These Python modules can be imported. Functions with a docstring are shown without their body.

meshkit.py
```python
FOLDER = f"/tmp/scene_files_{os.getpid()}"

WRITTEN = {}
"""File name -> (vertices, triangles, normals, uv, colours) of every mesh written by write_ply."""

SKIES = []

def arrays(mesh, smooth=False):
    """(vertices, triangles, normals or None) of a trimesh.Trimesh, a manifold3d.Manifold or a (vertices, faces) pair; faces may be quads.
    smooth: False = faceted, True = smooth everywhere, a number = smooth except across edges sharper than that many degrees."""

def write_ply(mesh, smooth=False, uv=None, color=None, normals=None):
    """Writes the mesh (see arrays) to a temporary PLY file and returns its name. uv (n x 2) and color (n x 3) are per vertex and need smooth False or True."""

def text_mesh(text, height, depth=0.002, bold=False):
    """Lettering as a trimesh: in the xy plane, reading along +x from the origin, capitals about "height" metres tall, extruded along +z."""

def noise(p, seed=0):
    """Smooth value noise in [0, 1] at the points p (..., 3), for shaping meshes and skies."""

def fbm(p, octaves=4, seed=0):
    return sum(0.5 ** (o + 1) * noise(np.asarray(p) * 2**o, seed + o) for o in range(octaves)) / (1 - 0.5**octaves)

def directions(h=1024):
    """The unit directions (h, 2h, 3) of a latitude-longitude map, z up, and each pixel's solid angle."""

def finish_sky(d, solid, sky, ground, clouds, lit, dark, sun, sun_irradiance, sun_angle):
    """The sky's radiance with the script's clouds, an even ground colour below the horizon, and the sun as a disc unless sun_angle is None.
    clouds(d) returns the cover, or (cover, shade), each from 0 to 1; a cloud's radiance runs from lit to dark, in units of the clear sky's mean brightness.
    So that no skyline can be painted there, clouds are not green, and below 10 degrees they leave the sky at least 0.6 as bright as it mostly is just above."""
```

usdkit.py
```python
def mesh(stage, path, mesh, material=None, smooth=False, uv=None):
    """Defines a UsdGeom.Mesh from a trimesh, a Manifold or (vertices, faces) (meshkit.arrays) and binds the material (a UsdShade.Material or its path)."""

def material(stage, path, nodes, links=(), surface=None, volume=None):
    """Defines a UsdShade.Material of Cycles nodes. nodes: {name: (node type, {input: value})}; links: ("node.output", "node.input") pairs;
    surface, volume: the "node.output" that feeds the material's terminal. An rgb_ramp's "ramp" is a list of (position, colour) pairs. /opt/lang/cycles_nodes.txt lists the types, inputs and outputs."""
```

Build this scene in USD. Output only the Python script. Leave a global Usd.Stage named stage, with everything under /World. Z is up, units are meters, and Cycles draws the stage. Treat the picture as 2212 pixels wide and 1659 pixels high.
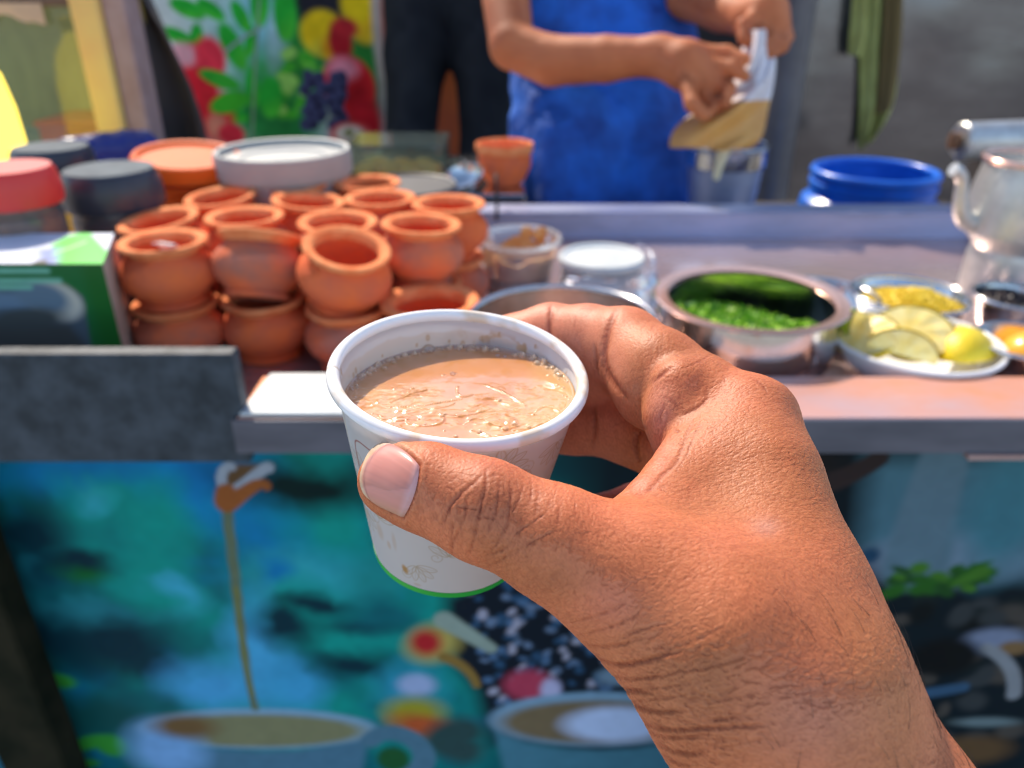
import math, random
import numpy as np, trimesh, usdkit, meshkit
from scipy import ndimage
from scipy.spatial import cKDTree
from pxr import Usd, UsdGeom, UsdLux, UsdShade, Gf, Sdf, Vt

# ------------------------------------------------------------------ stage, camera, sky, sun, exposure
stage = Usd.Stage.CreateInMemory()
UsdGeom.SetStageUpAxis(stage, 'Z'); UsdGeom.SetStageMetersPerUnit(stage, 1.0)
UsdGeom.Xform.Define(stage, '/World'); UsdGeom.Scope.Define(stage, '/World/Looks')
PITCH, EYE, FOC = math.radians(27.0), np.array([0, 0, 1.25]), 1701.0
FWD = np.array([0, math.cos(PITCH), -math.sin(PITCH)]); UP = np.array([0, math.sin(PITCH), math.cos(PITCH)]); RIGHT = np.array([1.0, 0, 0])
cam = UsdGeom.Camera.Define(stage, '/World/camera')
cam.AddTransformOp().Set(Gf.Matrix4d(*[float(x) for r in (np.r_[RIGHT, 0], np.r_[UP, 0], np.r_[-FWD, 0], np.r_[EYE, 1]) for x in r]))
cam.CreateHorizontalApertureAttr(36.0); cam.CreateVerticalApertureAttr(27.0); cam.CreateFocalLengthAttr(36.0 * FOC / 2212.0)
cam.CreateFStopAttr(13.5); cam.CreateFocusDistanceAttr(0.172); cam.CreateClippingRangeAttr(Gf.Vec2f(0.01, 1000))
cam.CreateExposureAttr(0.70)
SUN_EL, SUN_AZ = math.radians(46), math.radians(-27)      # azimuth from +y towards +x
SUN = np.array([math.cos(SUN_EL) * math.sin(SUN_AZ), math.cos(SUN_EL) * math.cos(SUN_AZ), math.sin(SUN_EL)])
dome = UsdLux.DomeLight.Define(stage, '/World/sky')
dome.GetPrim().SetCustomDataByKey('kind', 'structure')
sky = usdkit.material(stage, '/World/Looks/sky', {'s': ('sky_texture', {'sky_type': 'single_scattering', 'sun_disc': False, 'sun_elevation': SUN_EL, 'sun_rotation': SUN_AZ}),
    'b': ('background_shader', {'strength': 0.13})}, [('s.color', 'b.color')], surface='b.background')
UsdShade.MaterialBindingAPI.Apply(dome.GetPrim()).Bind(sky)
sun = UsdLux.DistantLight.Define(stage, '/World/sun')
sun.CreateNormalizeAttr(True); sun.CreateIntensityAttr(1.0); sun.CreateAngleAttr(0.5); sun.CreateColorAttr(Gf.Vec3f(1.0, 0.88, 0.72))
_z = SUN; _x = np.cross([0, 0, 1.0], _z); _x /= np.linalg.norm(_x); _y = np.cross(_z, _x)
sun.AddTransformOp().Set(Gf.Matrix4d(*[float(v) for r in (np.r_[_x, 0], np.r_[_y, 0], np.r_[_z, 0], [0, 0, 5, 1]) for v in r]))

# ------------------------------------------------------------------ helpers
rng = np.random.default_rng(7)
def ray(x, y): return FWD + (x - 1106) / FOC * RIGHT + (829.5 - y) / FOC * UP
def at_d(x, y, d): return EYE + ray(x, y) * d
def at_y(x, y, Y): r = ray(x, y); return EYE + r * (Y / r[1])
def at_z(x, y, Z): r = ray(x, y); return EYE + r * ((Z - EYE[2]) / r[2])
_names = {}
def numbered(parent, name):
    k = (parent, name); n = _names.get(k, -1) + 1; _names[k] = n
    return f'{parent}/{name}' + (f'_{n:03d}' if n else '')
def tag(prim, label=None, cat=None, group=None, kind=None):
    for k, v in (('label', label), ('category', cat), ('group', group), ('kind', kind)):
        if v: prim.SetCustomDataByKey(k, v)
    return prim
def thing(name, label, cat, loc=(0, 0, 0), rotz=0.0, group=None, matrix=None):
    x = UsdGeom.Xform.Define(stage, numbered('/World', name))
    if matrix is not None: x.AddTransformOp().Set(Gf.Matrix4d(*[float(v) for v in np.asarray(matrix).T.ravel()]))
    else:
        x.AddTranslateOp().Set(Gf.Vec3d(*map(float, loc)))
        if rotz: x.AddRotateZOp().Set(float(rotz))
    return tag(x.GetPrim(), label, cat, group)
def obj(name, mesh, material, parent=None, smooth=35, col=None, label=None, cat=None, group=None, kind=None):
    path = numbered(str(parent.GetPath()) if parent else '/World', name)
    if col is not None: smooth = bool(smooth)
    m = usdkit.mesh(stage, path, mesh, MATS[material], smooth=smooth)
    if col is not None:
        UsdGeom.PrimvarsAPI(m).CreatePrimvar('col', Sdf.ValueTypeNames.Color3fArray, 'vertex').Set(Vt.Vec3fArray.FromNumpy(np.clip(col, 0, 1).astype(np.float32)))
    return tag(m.GetPrim(), label, cat, group, kind)
def copy_of(src, loc, label, rotz=0.0, tilt=None, scale=1.0):
    x = UsdGeom.Xform.Define(stage, numbered('/World', src.GetName().rstrip('0123456789').rstrip('_')))
    d = src.GetCustomData()
    x.GetPrim().GetReferences().AddInternalReference(src.GetPath()); x.ClearXformOpOrder()
    x.AddTransformOp(opSuffix='place').Set(Gf.Matrix4d(*[float(v) for v in place(loc, rotz, tilt, scale).T.ravel()]))
    x.GetPrim().SetInstanceable(True)
    return tag(x.GetPrim(), label, d.get('category'), d.get('group'))
def place(loc, rotz=0.0, tilt=None, scale=1.0):
    T = trimesh.transformations
    m = T.translation_matrix(loc)
    if tilt: m = m @ T.rotation_matrix(math.radians(tilt[0]), [1, 0, 0]) @ T.rotation_matrix(math.radians(tilt[1]), [0, 1, 0])
    return m @ T.rotation_matrix(math.radians(rotz), [0, 0, 1]) @ np.diag([scale, scale, scale, 1])
def cat(*ms): return trimesh.util.concatenate(ms)
def box(x0, x1, y0, y1, z0, z1, bev=0.0):
    if bev <= 0:
        b = trimesh.creation.box([x1 - x0, y1 - y0, z1 - z0]); b.apply_translation([(x0 + x1) / 2, (y0 + y1) / 2, (z0 + z1) / 2]); return b
    pts = []
    for sx in (0, 1):
        for sy in (0, 1):
            for sz in (0, 1):
                c = np.array([(x0, x1)[sx], (y0, y1)[sy], (z0, z1)[sz]]); s = np.array([1 - 2 * sx, 1 - 2 * sy, 1 - 2 * sz]) * bev
                for k in range(3):
                    o = s.copy(); o[k] = 0; pts.append(c + o)
                pts.append(c + s * 0.42)
    return trimesh.convex.convex_hull(np.array(pts))
def lathe(prof, n=64, wob=0.0, seed=0):
    prof = np.asarray(prof, float); t = np.arange(n) * 2 * np.pi / n
    R = prof[:, 0][:, None] * np.ones(n); Z = prof[:, 1][:, None] * np.ones(n)
    if wob:
        q = np.stack([np.cos(t) * 1.3 + 5, np.sin(t) * 1.3 + 5, t * 0], -1)[None] + np.stack([0 * prof[:, 0], 0 * prof[:, 0], prof[:, 1] * 25], -1)[:, None]
        R = R * (1 + wob * (meshkit.fbm(q, 2, seed) - 0.5) * 2)
    V = np.stack([R * np.cos(t), R * np.sin(t), Z], -1).reshape(-1, 3); m = len(prof); i, j = np.meshgrid(np.arange(m - 1), np.arange(n), indexing='ij')
    a, b, c, d = i * n + j, i * n + (j + 1) % n, (i + 1) * n + (j + 1) % n, (i + 1) * n + j
    F = np.vstack([np.stack([a, b, c], -1).reshape(-1, 3), np.stack([a, c, d], -1).reshape(-1, 3)])
    me = trimesh.Trimesh(V, F, process=False)
    return me
def ring_of(r, z, s, n=64, k=12):      # a rolled rim: torus
    return trimesh.creation.torus(r, s, major_sections=n, minor_sections=k, transform=trimesh.transformations.translation_matrix([0, 0, z]))
def curve(p, n=40):                     # smooth polyline through points
    p = np.asarray(p, float)
    if len(p) < 3: return p
    from scipy.interpolate import CubicSpline
    t = np.r_[0, np.cumsum(np.linalg.norm(np.diff(p, axis=0), axis=1))]
    return CubicSpline(t, p)(np.linspace(0, t[-1], n))
def tube(p, r, n=10, smooth=24):
    p = curve(p, smooth) if smooth else np.asarray(p, float); r = np.broadcast_to(r, len(p)) if np.ndim(r) == 0 else np.interp(np.linspace(0, 1, len(p)), np.linspace(0, 1, len(r)), r)
    tg = np.gradient(p, axis=0); tg /= np.linalg.norm(tg, axis=1, keepdims=True)
    a = np.cross(tg, [0.31, 0.2, 0.93]); a /= np.linalg.norm(a, axis=1, keepdims=True); b = np.cross(tg, a); t = np.arange(n) * 2 * np.pi / n
    V = (p[:, None] + r[:, None, None] * (np.cos(t)[None, :, None] * a[:, None] + np.sin(t)[None, :, None] * b[:, None])).reshape(-1, 3)
    i, j = np.meshgrid(np.arange(len(p) - 1), np.arange(n), indexing='ij'); q = lambda i, j: i * n + j % n
    F = np.vstack([np.stack([q(i, j), q(i, j + 1), q(i + 1, j + 1)], -1).reshape(-1, 3), np.stack([q(i, j), q(i + 1, j + 1), q(i + 1, j)], -1).reshape(-1, 3)])
    k = len(V); V = np.vstack([V, p[0], p[-1]]); e = (len(p) - 1) * n
    F = np.vstack([F, [[k, (j + 1) % n, j] for j in range(n)], [[k + 1, e + j, e + (j + 1) % n] for j in range(n)]])
    return trimesh.Trimesh(V, F, process=False)
def sheet(P, thick=0.0):                # (n, m, 3) grid of points -> sheet with thickness along its normals
    n, m = P.shape[:2]; V = P.reshape(-1, 3); i, j = np.meshgrid(np.arange(n - 1), np.arange(m - 1), indexing='ij'); q = lambda a, b: a * m + b
    F = np.vstack([np.stack([q(i, j), q(i + 1, j), q(i + 1, j + 1)], -1).reshape(-1, 3), np.stack([q(i, j), q(i + 1, j + 1), q(i, j + 1)], -1).reshape(-1, 3)])
    if thick <= 0: return trimesh.Trimesh(V, F, process=False)
    N = np.array(trimesh.Trimesh(V, F, process=False).vertex_normals); k = len(V); V2 = np.vstack([V, V - N * thick])
    edge = [q(0, b) for b in range(m)] + [q(a, m - 1) for a in range(1, n)] + [q(n - 1, b) for b in range(m - 2, -1, -1)] + [q(a, 0) for a in range(n - 2, 0, -1)]
    E = []
    for a, b in zip(edge, edge[1:] + edge[:1]): E += [[a, b, b + k], [a, b + k, a + k]]
    return trimesh.Trimesh(V2, np.vstack([F, F[:, ::-1] + k, np.array(E)]), process=False)
MATS = {}
def mat(name, c1, c2=None, scale=30.0, rough=0.5, metal=0.0, bump=0.0, bscale=None, spec=0.5, rough2=None, stretch=None, **kw):
    n = {'p': ('principled_bsdf', dict(base_color=c1, roughness=rough, metallic=metal, specular_ior_level=spec, **kw)), 'g': ('geometry', {})}
    l = []; src = 'g.position'
    if stretch: n['m'] = ('mapping', {'scale': stretch}); l.append(('g.position', 'm.vector')); src = 'm.vector'
    if c2 is not None or rough2 is not None:
        n['n'] = ('noise_texture', {'scale': scale, 'detail': 5.0, 'roughness': 0.6}); l.append((src, 'n.vector'))
    if c2 is not None:
        n['r'] = ('rgb_ramp', {'ramp': [(0.0, c1), (0.36, c1), (0.64, c2), (1.0, c2)]}); l += [('n.fac', 'r.fac'), ('r.color', 'p.base_color')]
    if rough2 is not None:
        n['q'] = ('map_range', {'from_min': 0.3, 'from_max': 0.7, 'to_min': rough, 'to_max': rough2}); l += [('n.fac', 'q.value'), ('q.result', 'p.roughness')]
    if bump:
        n['b'] = ('noise_texture', {'scale': bscale or scale * 4, 'detail': 4.0}); n['k'] = ('bump', {'strength': 1.0, 'distance': bump})
        l += [(src, 'b.vector'), ('b.fac', 'k.height'), ('k.normal', 'p.normal')]
    MATS[name] = usdkit.material(stage, '/World/Looks/' + name, n, l, surface='p.BSDF')
def mat_col(name, rough=0.5, spec=0.5, bump=0.0, bscale=900.0, **kw):     # colour read from the mesh's own print or pigment
    n = {'a': ('attribute', {'attribute': 'col'}), 'p': ('principled_bsdf', dict(roughness=rough, specular_ior_level=spec, **kw)), 'g': ('geometry', {})}; l = [('a.color', 'p.base_color')]
    if bump:
        n['b'] = ('noise_texture', {'scale': bscale, 'detail': 3.0}); n['k'] = ('bump', {'strength': 1.0, 'distance': bump}); l += [('g.position', 'b.vector'), ('b.fac', 'k.height'), ('k.normal', 'p.normal')]
    MATS[name] = usdkit.material(stage, '/World/Looks/' + name, n, l, surface='p.BSDF')
def mat_pane(name, tint=(1, 1, 1), rough=0.02, haze=0.0, hazecol=(0.8, 0.8, 0.8), ior=1.45):
    n = {'t': ('transparent_bsdf', {'color': tint}), 'g': ('glossy_bsdf', {'color': (1, 1, 1), 'roughness': rough}), 'f': ('fresnel', {'IOR': ior}), 'x': ('mix_closure', {})}
    l = [('f.fac', 'x.fac'), ('t.BSDF', 'x.closure1'), ('g.BSDF', 'x.closure2')]; out = 'x.closure'
    if haze:
        n['d'] = ('diffuse_bsdf', {'color': hazecol}); n['y'] = ('mix_closure', {'fac': haze}); l += [('x.closure', 'y.closure1'), ('d.BSDF', 'y.closure2')]; out = 'y.closure'
    MATS[name] = usdkit.material(stage, '/World/Looks/' + name, n, l, surface=out)

# signed distances used for bodies, hands and limbs
def round_cone(p, a, b, ra, rb):
    a = np.asarray(a, float); b = np.asarray(b, float)
    ba = b - a; l2 = ba @ ba; rr = ra - rb; a2 = l2 - rr * rr; il2 = 1 / l2
    pa = p - a; y = pa @ ba; z = y - l2; w = pa * l2 - y[..., None] * ba
    x2 = (w * w).sum(-1); y2 = y * y * l2; z2 = z * z * l2; k = np.sign(rr) * rr * rr * x2
    d = (np.sqrt(np.maximum(x2 * a2 * il2, 0)) + y * rr) * il2 - ra
    d = np.where(np.sign(y) * a2 * y2 < k, np.sqrt(x2 + y2) * il2 - ra, d)
    return np.where(np.sign(z) * a2 * z2 > k, np.sqrt(x2 + z2) * il2 - rb, d)
def tri_sdf(p, a, b, c, r):
    ba = b - a; cb = c - b; ac = a - c; n = np.cross(ba, ac); pa = p - a; pb = p - b; pc = p - c
    s = np.sign(pa @ np.cross(ba, n)) + np.sign(pb @ np.cross(cb, n)) + np.sign(pc @ np.cross(ac, n))
    def e(v, q): t = np.clip((q @ v) / (v @ v), 0, 1); w = v * t[..., None] - q; return (w * w).sum(-1)
    return np.sqrt(np.where(s < 2, np.minimum(np.minimum(e(ba, pa), e(cb, pb)), e(ac, pc)), (pa @ n) ** 2 / (n @ n))) - r
def smin(a, b, k): h = np.maximum(k - np.abs(a - b), 0) / k; return np.minimum(a, b) - h * h * k * 0.25
def chain(p, pts, rs, k):
    d = None
    for i in range(len(pts) - 1):
        e = round_cone(p, pts[i], pts[i + 1], rs[i], rs[i + 1]); d = e if d is None else smin(d, e, k)
    return d
def surface_nets(f, lo, hi, h, coarse=4):
    lo = np.asarray(lo, float); hi = np.asarray(hi, float)
    n = np.ceil((hi - lo) / (h * coarse)).astype(int); g = [lo[i] + np.arange(n[i] + 1) * h * coarse for i in range(3)]
    P = np.stack(np.meshgrid(*g, indexing='ij'), -1); D = f(P.reshape(-1, 3)).reshape(P.shape[:3])
    fine = ndimage.zoom(D, [(x * coarse + 1) / (x + 1) for x in n], order=1, mode='nearest').astype(np.float32)
    act = ndimage.binary_dilation(np.abs(D) < h * coarse * 2.2)
    m = np.repeat(np.repeat(np.repeat(act, coarse, 0), coarse, 1), coarse, 2); s = fine.shape
    mm = np.roll(m[:s[0], :s[1], :s[2]], (-(coarse // 2),) * 3, (0, 1, 2)); idx = np.argwhere(mm); out = np.empty(len(idx), np.float32)
    for i in range(0, len(idx), 300000): out[i:i + 300000] = f(lo + idx[i:i + 300000] * h)
    fine[mm] = out; S = fine < 0; c = np.zeros([x - 1 for x in S.shape], np.uint8); cs = [(a, b, d) for a in (0, 1) for b in (0, 1) for d in (0, 1)]
    for a, b, d in cs: c += S[a:a + c.shape[0], b:b + c.shape[1], d:d + c.shape[2]]
    cells = np.argwhere((c > 0) & (c < 8)); vid = -np.ones(c.shape, np.int32); vid[tuple(cells.T)] = np.arange(len(cells)); acc = np.zeros((len(cells), 3)); cnt = np.zeros(len(cells)); C = np.array(cs)
    for i in range(8):
        for j in range(i + 1, 8):
            if np.abs(C[i] - C[j]).sum() != 1: continue
            va, vb = fine[tuple((cells + C[i]).T)], fine[tuple((cells + C[j]).T)]; x = (va < 0) != (vb < 0); t = np.where(x, va / np.where(x, va - vb, 1), 0)
            acc += np.where(x[:, None], C[i] + t[:, None] * (C[j] - C[i]), 0); cnt += x
    V = lo + (cells + acc / cnt[:, None]) * h; quads = []
    for ax in range(3):
        s1 = [slice(None)] * 3; s2 = [slice(None)] * 3; s1[ax] = slice(0, -1); s2[ax] = slice(1, None); A, B = S[tuple(s1)], S[tuple(s2)]; e = np.argwhere(A != B); u, w = (ax + 1) % 3, (ax + 2) % 3
        e = e[(e[:, u] > 0) & (e[:, w] > 0) & (e[:, u] < S.shape[u] - 1) & (e[:, w] < S.shape[w] - 1)]; flip = A[tuple(e.T)]
        def off(du, dw): q = e.copy(); q[:, u] -= du; q[:, w] -= dw; return vid[tuple(q.T)]
        q = np.stack([off(1, 1), off(0, 1), off(0, 0), off(1, 0)], 1); q[~flip] = q[~flip][:, ::-1]; quads.append(q)
    Q = np.vstack(quads); Q = Q[(Q >= 0).all(1)]
    return V, np.vstack([Q[:, [0, 1, 2]], Q[:, [0, 2, 3]]])
def sdf_mesh(f, lo, hi, h): V, F = surface_nets(f, lo, hi, h); return trimesh.Trimesh(V, F, process=False)

# flat print: colour fields painted on a fine grid of the printed sheet, in the sheet's own metres
class Print:
    def __init__(s, origin, ux, uz, w, h, n, m):
        s.u, s.v = np.meshgrid(np.linspace(0, w, n), np.linspace(0, h, m), indexing='ij'); s.o, s.ux, s.uz, s.w, s.h = np.asarray(origin, float), np.asarray(ux, float), np.asarray(uz, float), w, h
        s.c = np.zeros((n, m, 3))
    def q(s, scale, seed, oct=4): return meshkit.fbm(np.stack([s.u * scale + 3, s.v * scale + 3, 0 * s.u + 0.5], -1), oct, seed)
    def lay(s, a, col): s.c += np.clip(a, 0, 1)[..., None] * (np.asarray(col) - s.c)
    def ell(s, c, rx, ry, rot, col, soft=0.15, shade=None):
        x, y = s.u - c[0], s.v - c[1]; k, g = math.cos(rot), math.sin(rot); r = np.hypot((x * k + y * g) / rx, (-x * g + y * k) / ry)
        s.lay((1 - r) / soft + 0.5, col)
        if shade is not None: s.lay(np.clip((1 - r) / soft + 0.5, 0, 1) * np.clip((x * k + y * g) / rx * 0.3 - (y * k - x * g) / ry * 0.7, 0, 1), shade)
        return r
    def line(s, pts, w0, w1, col, soft=0.3):
        pts = curve(pts, 30); d = np.full(s.u.shape, 9.0); tt = np.zeros(s.u.shape)
        for i in range(len(pts) - 1):
            a, b = pts[i], pts[i + 1]; ab = b - a; t = np.clip(((s.u - a[0]) * ab[0] + (s.v - a[1]) * ab[1]) / max(ab @ ab, 1e-12), 0, 1)
            e = np.hypot(s.u - a[0] - t * ab[0], s.v - a[1] - t * ab[1]) / (w0 + (w1 - w0) * (i + t) / len(pts)); d = np.minimum(d, e)
        s.lay((1 - d) / soft + 0.5, col)
    def poly(s, pts, col, soft=0.004):
        import shapely
        P = shapely.Polygon(pts); pt = shapely.points(s.u.ravel(), s.v.ravel()); d = shapely.distance(P.exterior, pt) * np.where(shapely.contains(P, pt), 1, -1)
        s.lay((d / soft + 0.5).reshape(s.u.shape), col)
    def mesh(s): return sheet(s.o + s.u[..., None] * s.ux + s.v[..., None] * s.uz), s.c.reshape(-1, 3)
# ------------------------------------------------------------------ materials
mat('concrete', (0.20, 0.19, 0.17), (0.30, 0.28, 0.25), scale=3.0, rough=0.9, bump=0.004)
mat('stone', (0.022, 0.029, 0.036), (0.050, 0.064, 0.080), scale=38.0, rough=0.62, bump=0.0006, rough2=0.45, spec=0.25)
mat('steel', (0.70, 0.55, 0.53), (0.54, 0.36, 0.33), scale=9.0, rough=0.14, metal=0.75, rough2=0.36, bump=0.0006, bscale=18.0, stretch=(0.4, 1, 1))  # pink tint: warm surroundings reflected in the steel, painted into its colour
mat('ledge', (0.86, 0.33, 0.14), (0.54, 0.38, 0.40), scale=8.0, rough=0.22, metal=0.35, rough2=0.36, stretch=(0.5, 1, 1))  # orange and lavender reflections painted into the ledge colour
mat('lip', (0.12, 0.125, 0.16), (0.08, 0.085, 0.11), scale=9.0, rough=0.4, metal=0.5, stretch=(1, 1, 4))
mat('steel_grey', (0.36, 0.40, 0.60), (0.28, 0.31, 0.45), scale=9.0, rough=0.3, metal=0.6, rough2=0.5, stretch=(1, 1, 4))
mat('steel_bright', (0.72, 0.72, 0.73), (0.60, 0.59, 0.59), scale=40.0, rough=0.10, metal=1.0, rough2=0.2)
mat('steel_rim', (0.80, 0.50, 0.40), None, rough=0.2, metal=0.8)
mat('aluminium', (0.62, 0.62, 0.60), (0.46, 0.46, 0.45), scale=40.0, rough=0.34, metal=0.75, rough2=0.46)
mat('lid_dark', (0.05, 0.05, 0.056), None, rough=0.5)
mat('brass', (0.42, 0.30, 0.22), (0.55, 0.43, 0.36), scale=30.0, rough=0.28, metal=0.9)
mat('steel_sheet', (0.10, 0.10, 0.118), (0.19, 0.185, 0.20), scale=3.0, rough=0.12, metal=0.95, rough2=0.30, bump=0.008, bscale=2.2, stretch=(0.5, 1, 1.2))
mat('grey_post', (0.16, 0.145, 0.15), (0.10, 0.09, 0.095), scale=8.0, rough=0.5, metal=0.4)
mat('clay', (0.80, 0.158, 0.044), (0.66, 0.140, 0.062), scale=42.0, rough=0.85, bump=0.0008, bscale=240.0, spec=0.2)
mat('clay_sooty', (0.78, 0.165, 0.06), (0.44, 0.16, 0.11), scale=26.0, rough=0.88, bump=0.0008, bscale=240.0, spec=0.2)
mat('clay_rim', (0.86, 0.31, 0.12), (0.78, 0.19, 0.06), scale=60.0, rough=0.85, bump=0.0006, bscale=260.0, spec=0.2)
mat('white_plastic', (0.58, 0.61, 0.62), (0.48, 0.52, 0.53), scale=20.0, rough=0.5)
mat('bowl_white', (0.80, 0.81, 0.83), None, rough=0.22)
mat('milky_plastic', (0.52, 0.53, 0.50), (0.44, 0.45, 0.44), scale=16.0, rough=0.6, spec=0.25, transmission_weight=0.15)
mat('orange_plastic', (0.80, 0.13, 0.012), (0.74, 0.11, 0.01), scale=20.0, rough=0.6, spec=0.25)
mat('red_plastic', (0.62, 0.035, 0.028), None, rough=0.4)
mat('black_plastic', (0.022, 0.023, 0.032), (0.03, 0.032, 0.045), scale=30.0, rough=0.32)
mat('lid_grey', (0.13, 0.16, 0.18), (0.09, 0.11, 0.13), scale=30.0, rough=0.75, spec=0.15)  # paler tops for the dark lids: sunlight put into the colour
mat('blue_plastic', (0.018, 0.18, 0.80), (0.012, 0.12, 0.62), scale=12.0, rough=0.3)
mat('blue_dark', (0.01, 0.018, 0.16), None, rough=0.4)
mat('pickle', (0.10, 0.035, 0.018), (0.32, 0.11, 0.03), scale=45.0, rough=0.35)
mat('masala', (0.13, 0.025, 0.022), (0.09, 0.02, 0.02), scale=60.0, rough=0.5)
mat('chutney', (0.60, 0.25, 0.06), (0.70, 0.42, 0.16), scale=75.0, rough=0.35)
mat('chutney_red', (0.16, 0.035, 0.02), None, rough=0.3)
mat('post_tan', (0.86, 0.60, 0.16), (0.80, 0.46, 0.14), scale=6.0, rough=0.35)
mat('yellow_plastic', (0.90, 0.62, 0.03), (0.86, 0.48, 0.04), scale=10.0, rough=0.3)
mat('pink_wood', (0.42, 0.27, 0.24), (0.34, 0.20, 0.17), scale=20.0, rough=0.7)
mat('dark_wood', (0.10, 0.05, 0.035), (0.16, 0.09, 0.06), scale=14.0, rough=0.6, stretch=(1, 1, 8))
mat('cloth_dark', (0.065, 0.055, 0.066), (0.05, 0.048, 0.054), scale=9.0, rough=0.85)
mat('trousers', (0.010, 0.011, 0.014), (0.018, 0.020, 0.023), scale=9.0, rough=0.9, spec=0.2)
mat('shirt', (0.014, 0.15, 0.66), (0.006, 0.042, 0.25), scale=8.0, rough=0.8, bump=0.012, bscale=22.0)
mat('brown_skin', (0.46, 0.145, 0.055), (0.34, 0.095, 0.036), scale=11.0, rough=0.62, spec=0.25, subsurface_weight=0.15, subsurface_radius=(0.01, 0.004, 0.002), subsurface_scale=1.0)
mat('towel', (0.44, 0.46, 0.15), (0.30, 0.29, 0.08), scale=9.0, rough=0.95, bump=0.004, bscale=160.0)
mat('towel_brown', (0.15, 0.10, 0.035), None, rough=0.95)
mat('filter_cloth', (0.74, 0.72, 0.78), (0.62, 0.55, 0.56), scale=14.0, rough=0.9, transmission_weight=0.0)
mat('filter_wet', (0.62, 0.32, 0.08), (0.55, 0.25, 0.06), scale=22.0, rough=0.5)
mat('tea_drip', (0.70, 0.62, 0.42), None, rough=0.2)
mat('herb', (0.16, 0.40, 0.02), (0.34, 0.62, 0.06), scale=220.0, rough=0.55)
mat('herb_dark', (0.012, 0.028, 0.010), None, rough=0.3)
mat('ginger', (0.88, 0.70, 0.06), (0.80, 0.56, 0.03), scale=160.0, rough=0.55)
mat('black_seed', (0.018, 0.014, 0.016), (0.05, 0.03, 0.03), scale=160.0, rough=0.4)
mat('lemon_skin', (0.86, 0.62, 0.012), (0.74, 0.56, 0.02), scale=24.0, rough=0.4, bump=0.0006, bscale=500.0)
mat('lemon_pith', (0.93, 0.80, 0.36), (0.90, 0.68, 0.17), scale=90.0, rough=0.4)
mat('lime_skin', (0.36, 0.50, 0.02), (0.42, 0.52, 0.03), scale=24.0, rough=0.4)
mat('orange_fruit', (0.90, 0.36, 0.012), (0.85, 0.46, 0.05), scale=30.0, rough=0.25)
mat('paper_white', (0.80, 0.80, 0.78), None, rough=0.8)
mat('carton', (0.45, 0.33, 0.26), (0.35, 0.24, 0.18), scale=26.0, rough=0.8)
mat('soot', (0.02, 0.017, 0.015), None, rough=0.8)
mat('orange_paint', (0.68, 0.16, 0.02), (0.46, 0.09, 0.03), scale=4.0, rough=0.5)
mat('dark_wall', (0.035, 0.028, 0.028), (0.06, 0.05, 0.045), scale=3.0, rough=0.8)
mat('olive_reflections', (0.18, 0.16, 0.045), (0.46, 0.42, 0.16), scale=3.2, rough=0.7, stretch=(2.2, 1, 0.8))  # pale golden patches stand for glass reflections, painted into the board
mat('plaster', (0.62, 0.42, 0.28), (0.52, 0.36, 0.26), scale=22.0, rough=0.9)
mat('mould_post', (0.006, 0.008, 0.004), (0.020, 0.018, 0.010), scale=22.0, rough=0.8, spec=0.08)
mat('rust', (0.30, 0.12, 0.04), (0.06, 0.04, 0.03), scale=60.0, rough=0.8)
mat_col('print', rough=0.55, spec=0.10)
mat_col('carton_print', rough=0.35)
mat_pane('clear_plastic', (0.93, 0.95, 0.96), rough=0.12, haze=0.16, hazecol=(0.9, 0.92, 0.95))
mat_pane('jar_glass', (0.95, 0.93, 0.90), rough=0.05, haze=0.05)
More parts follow.
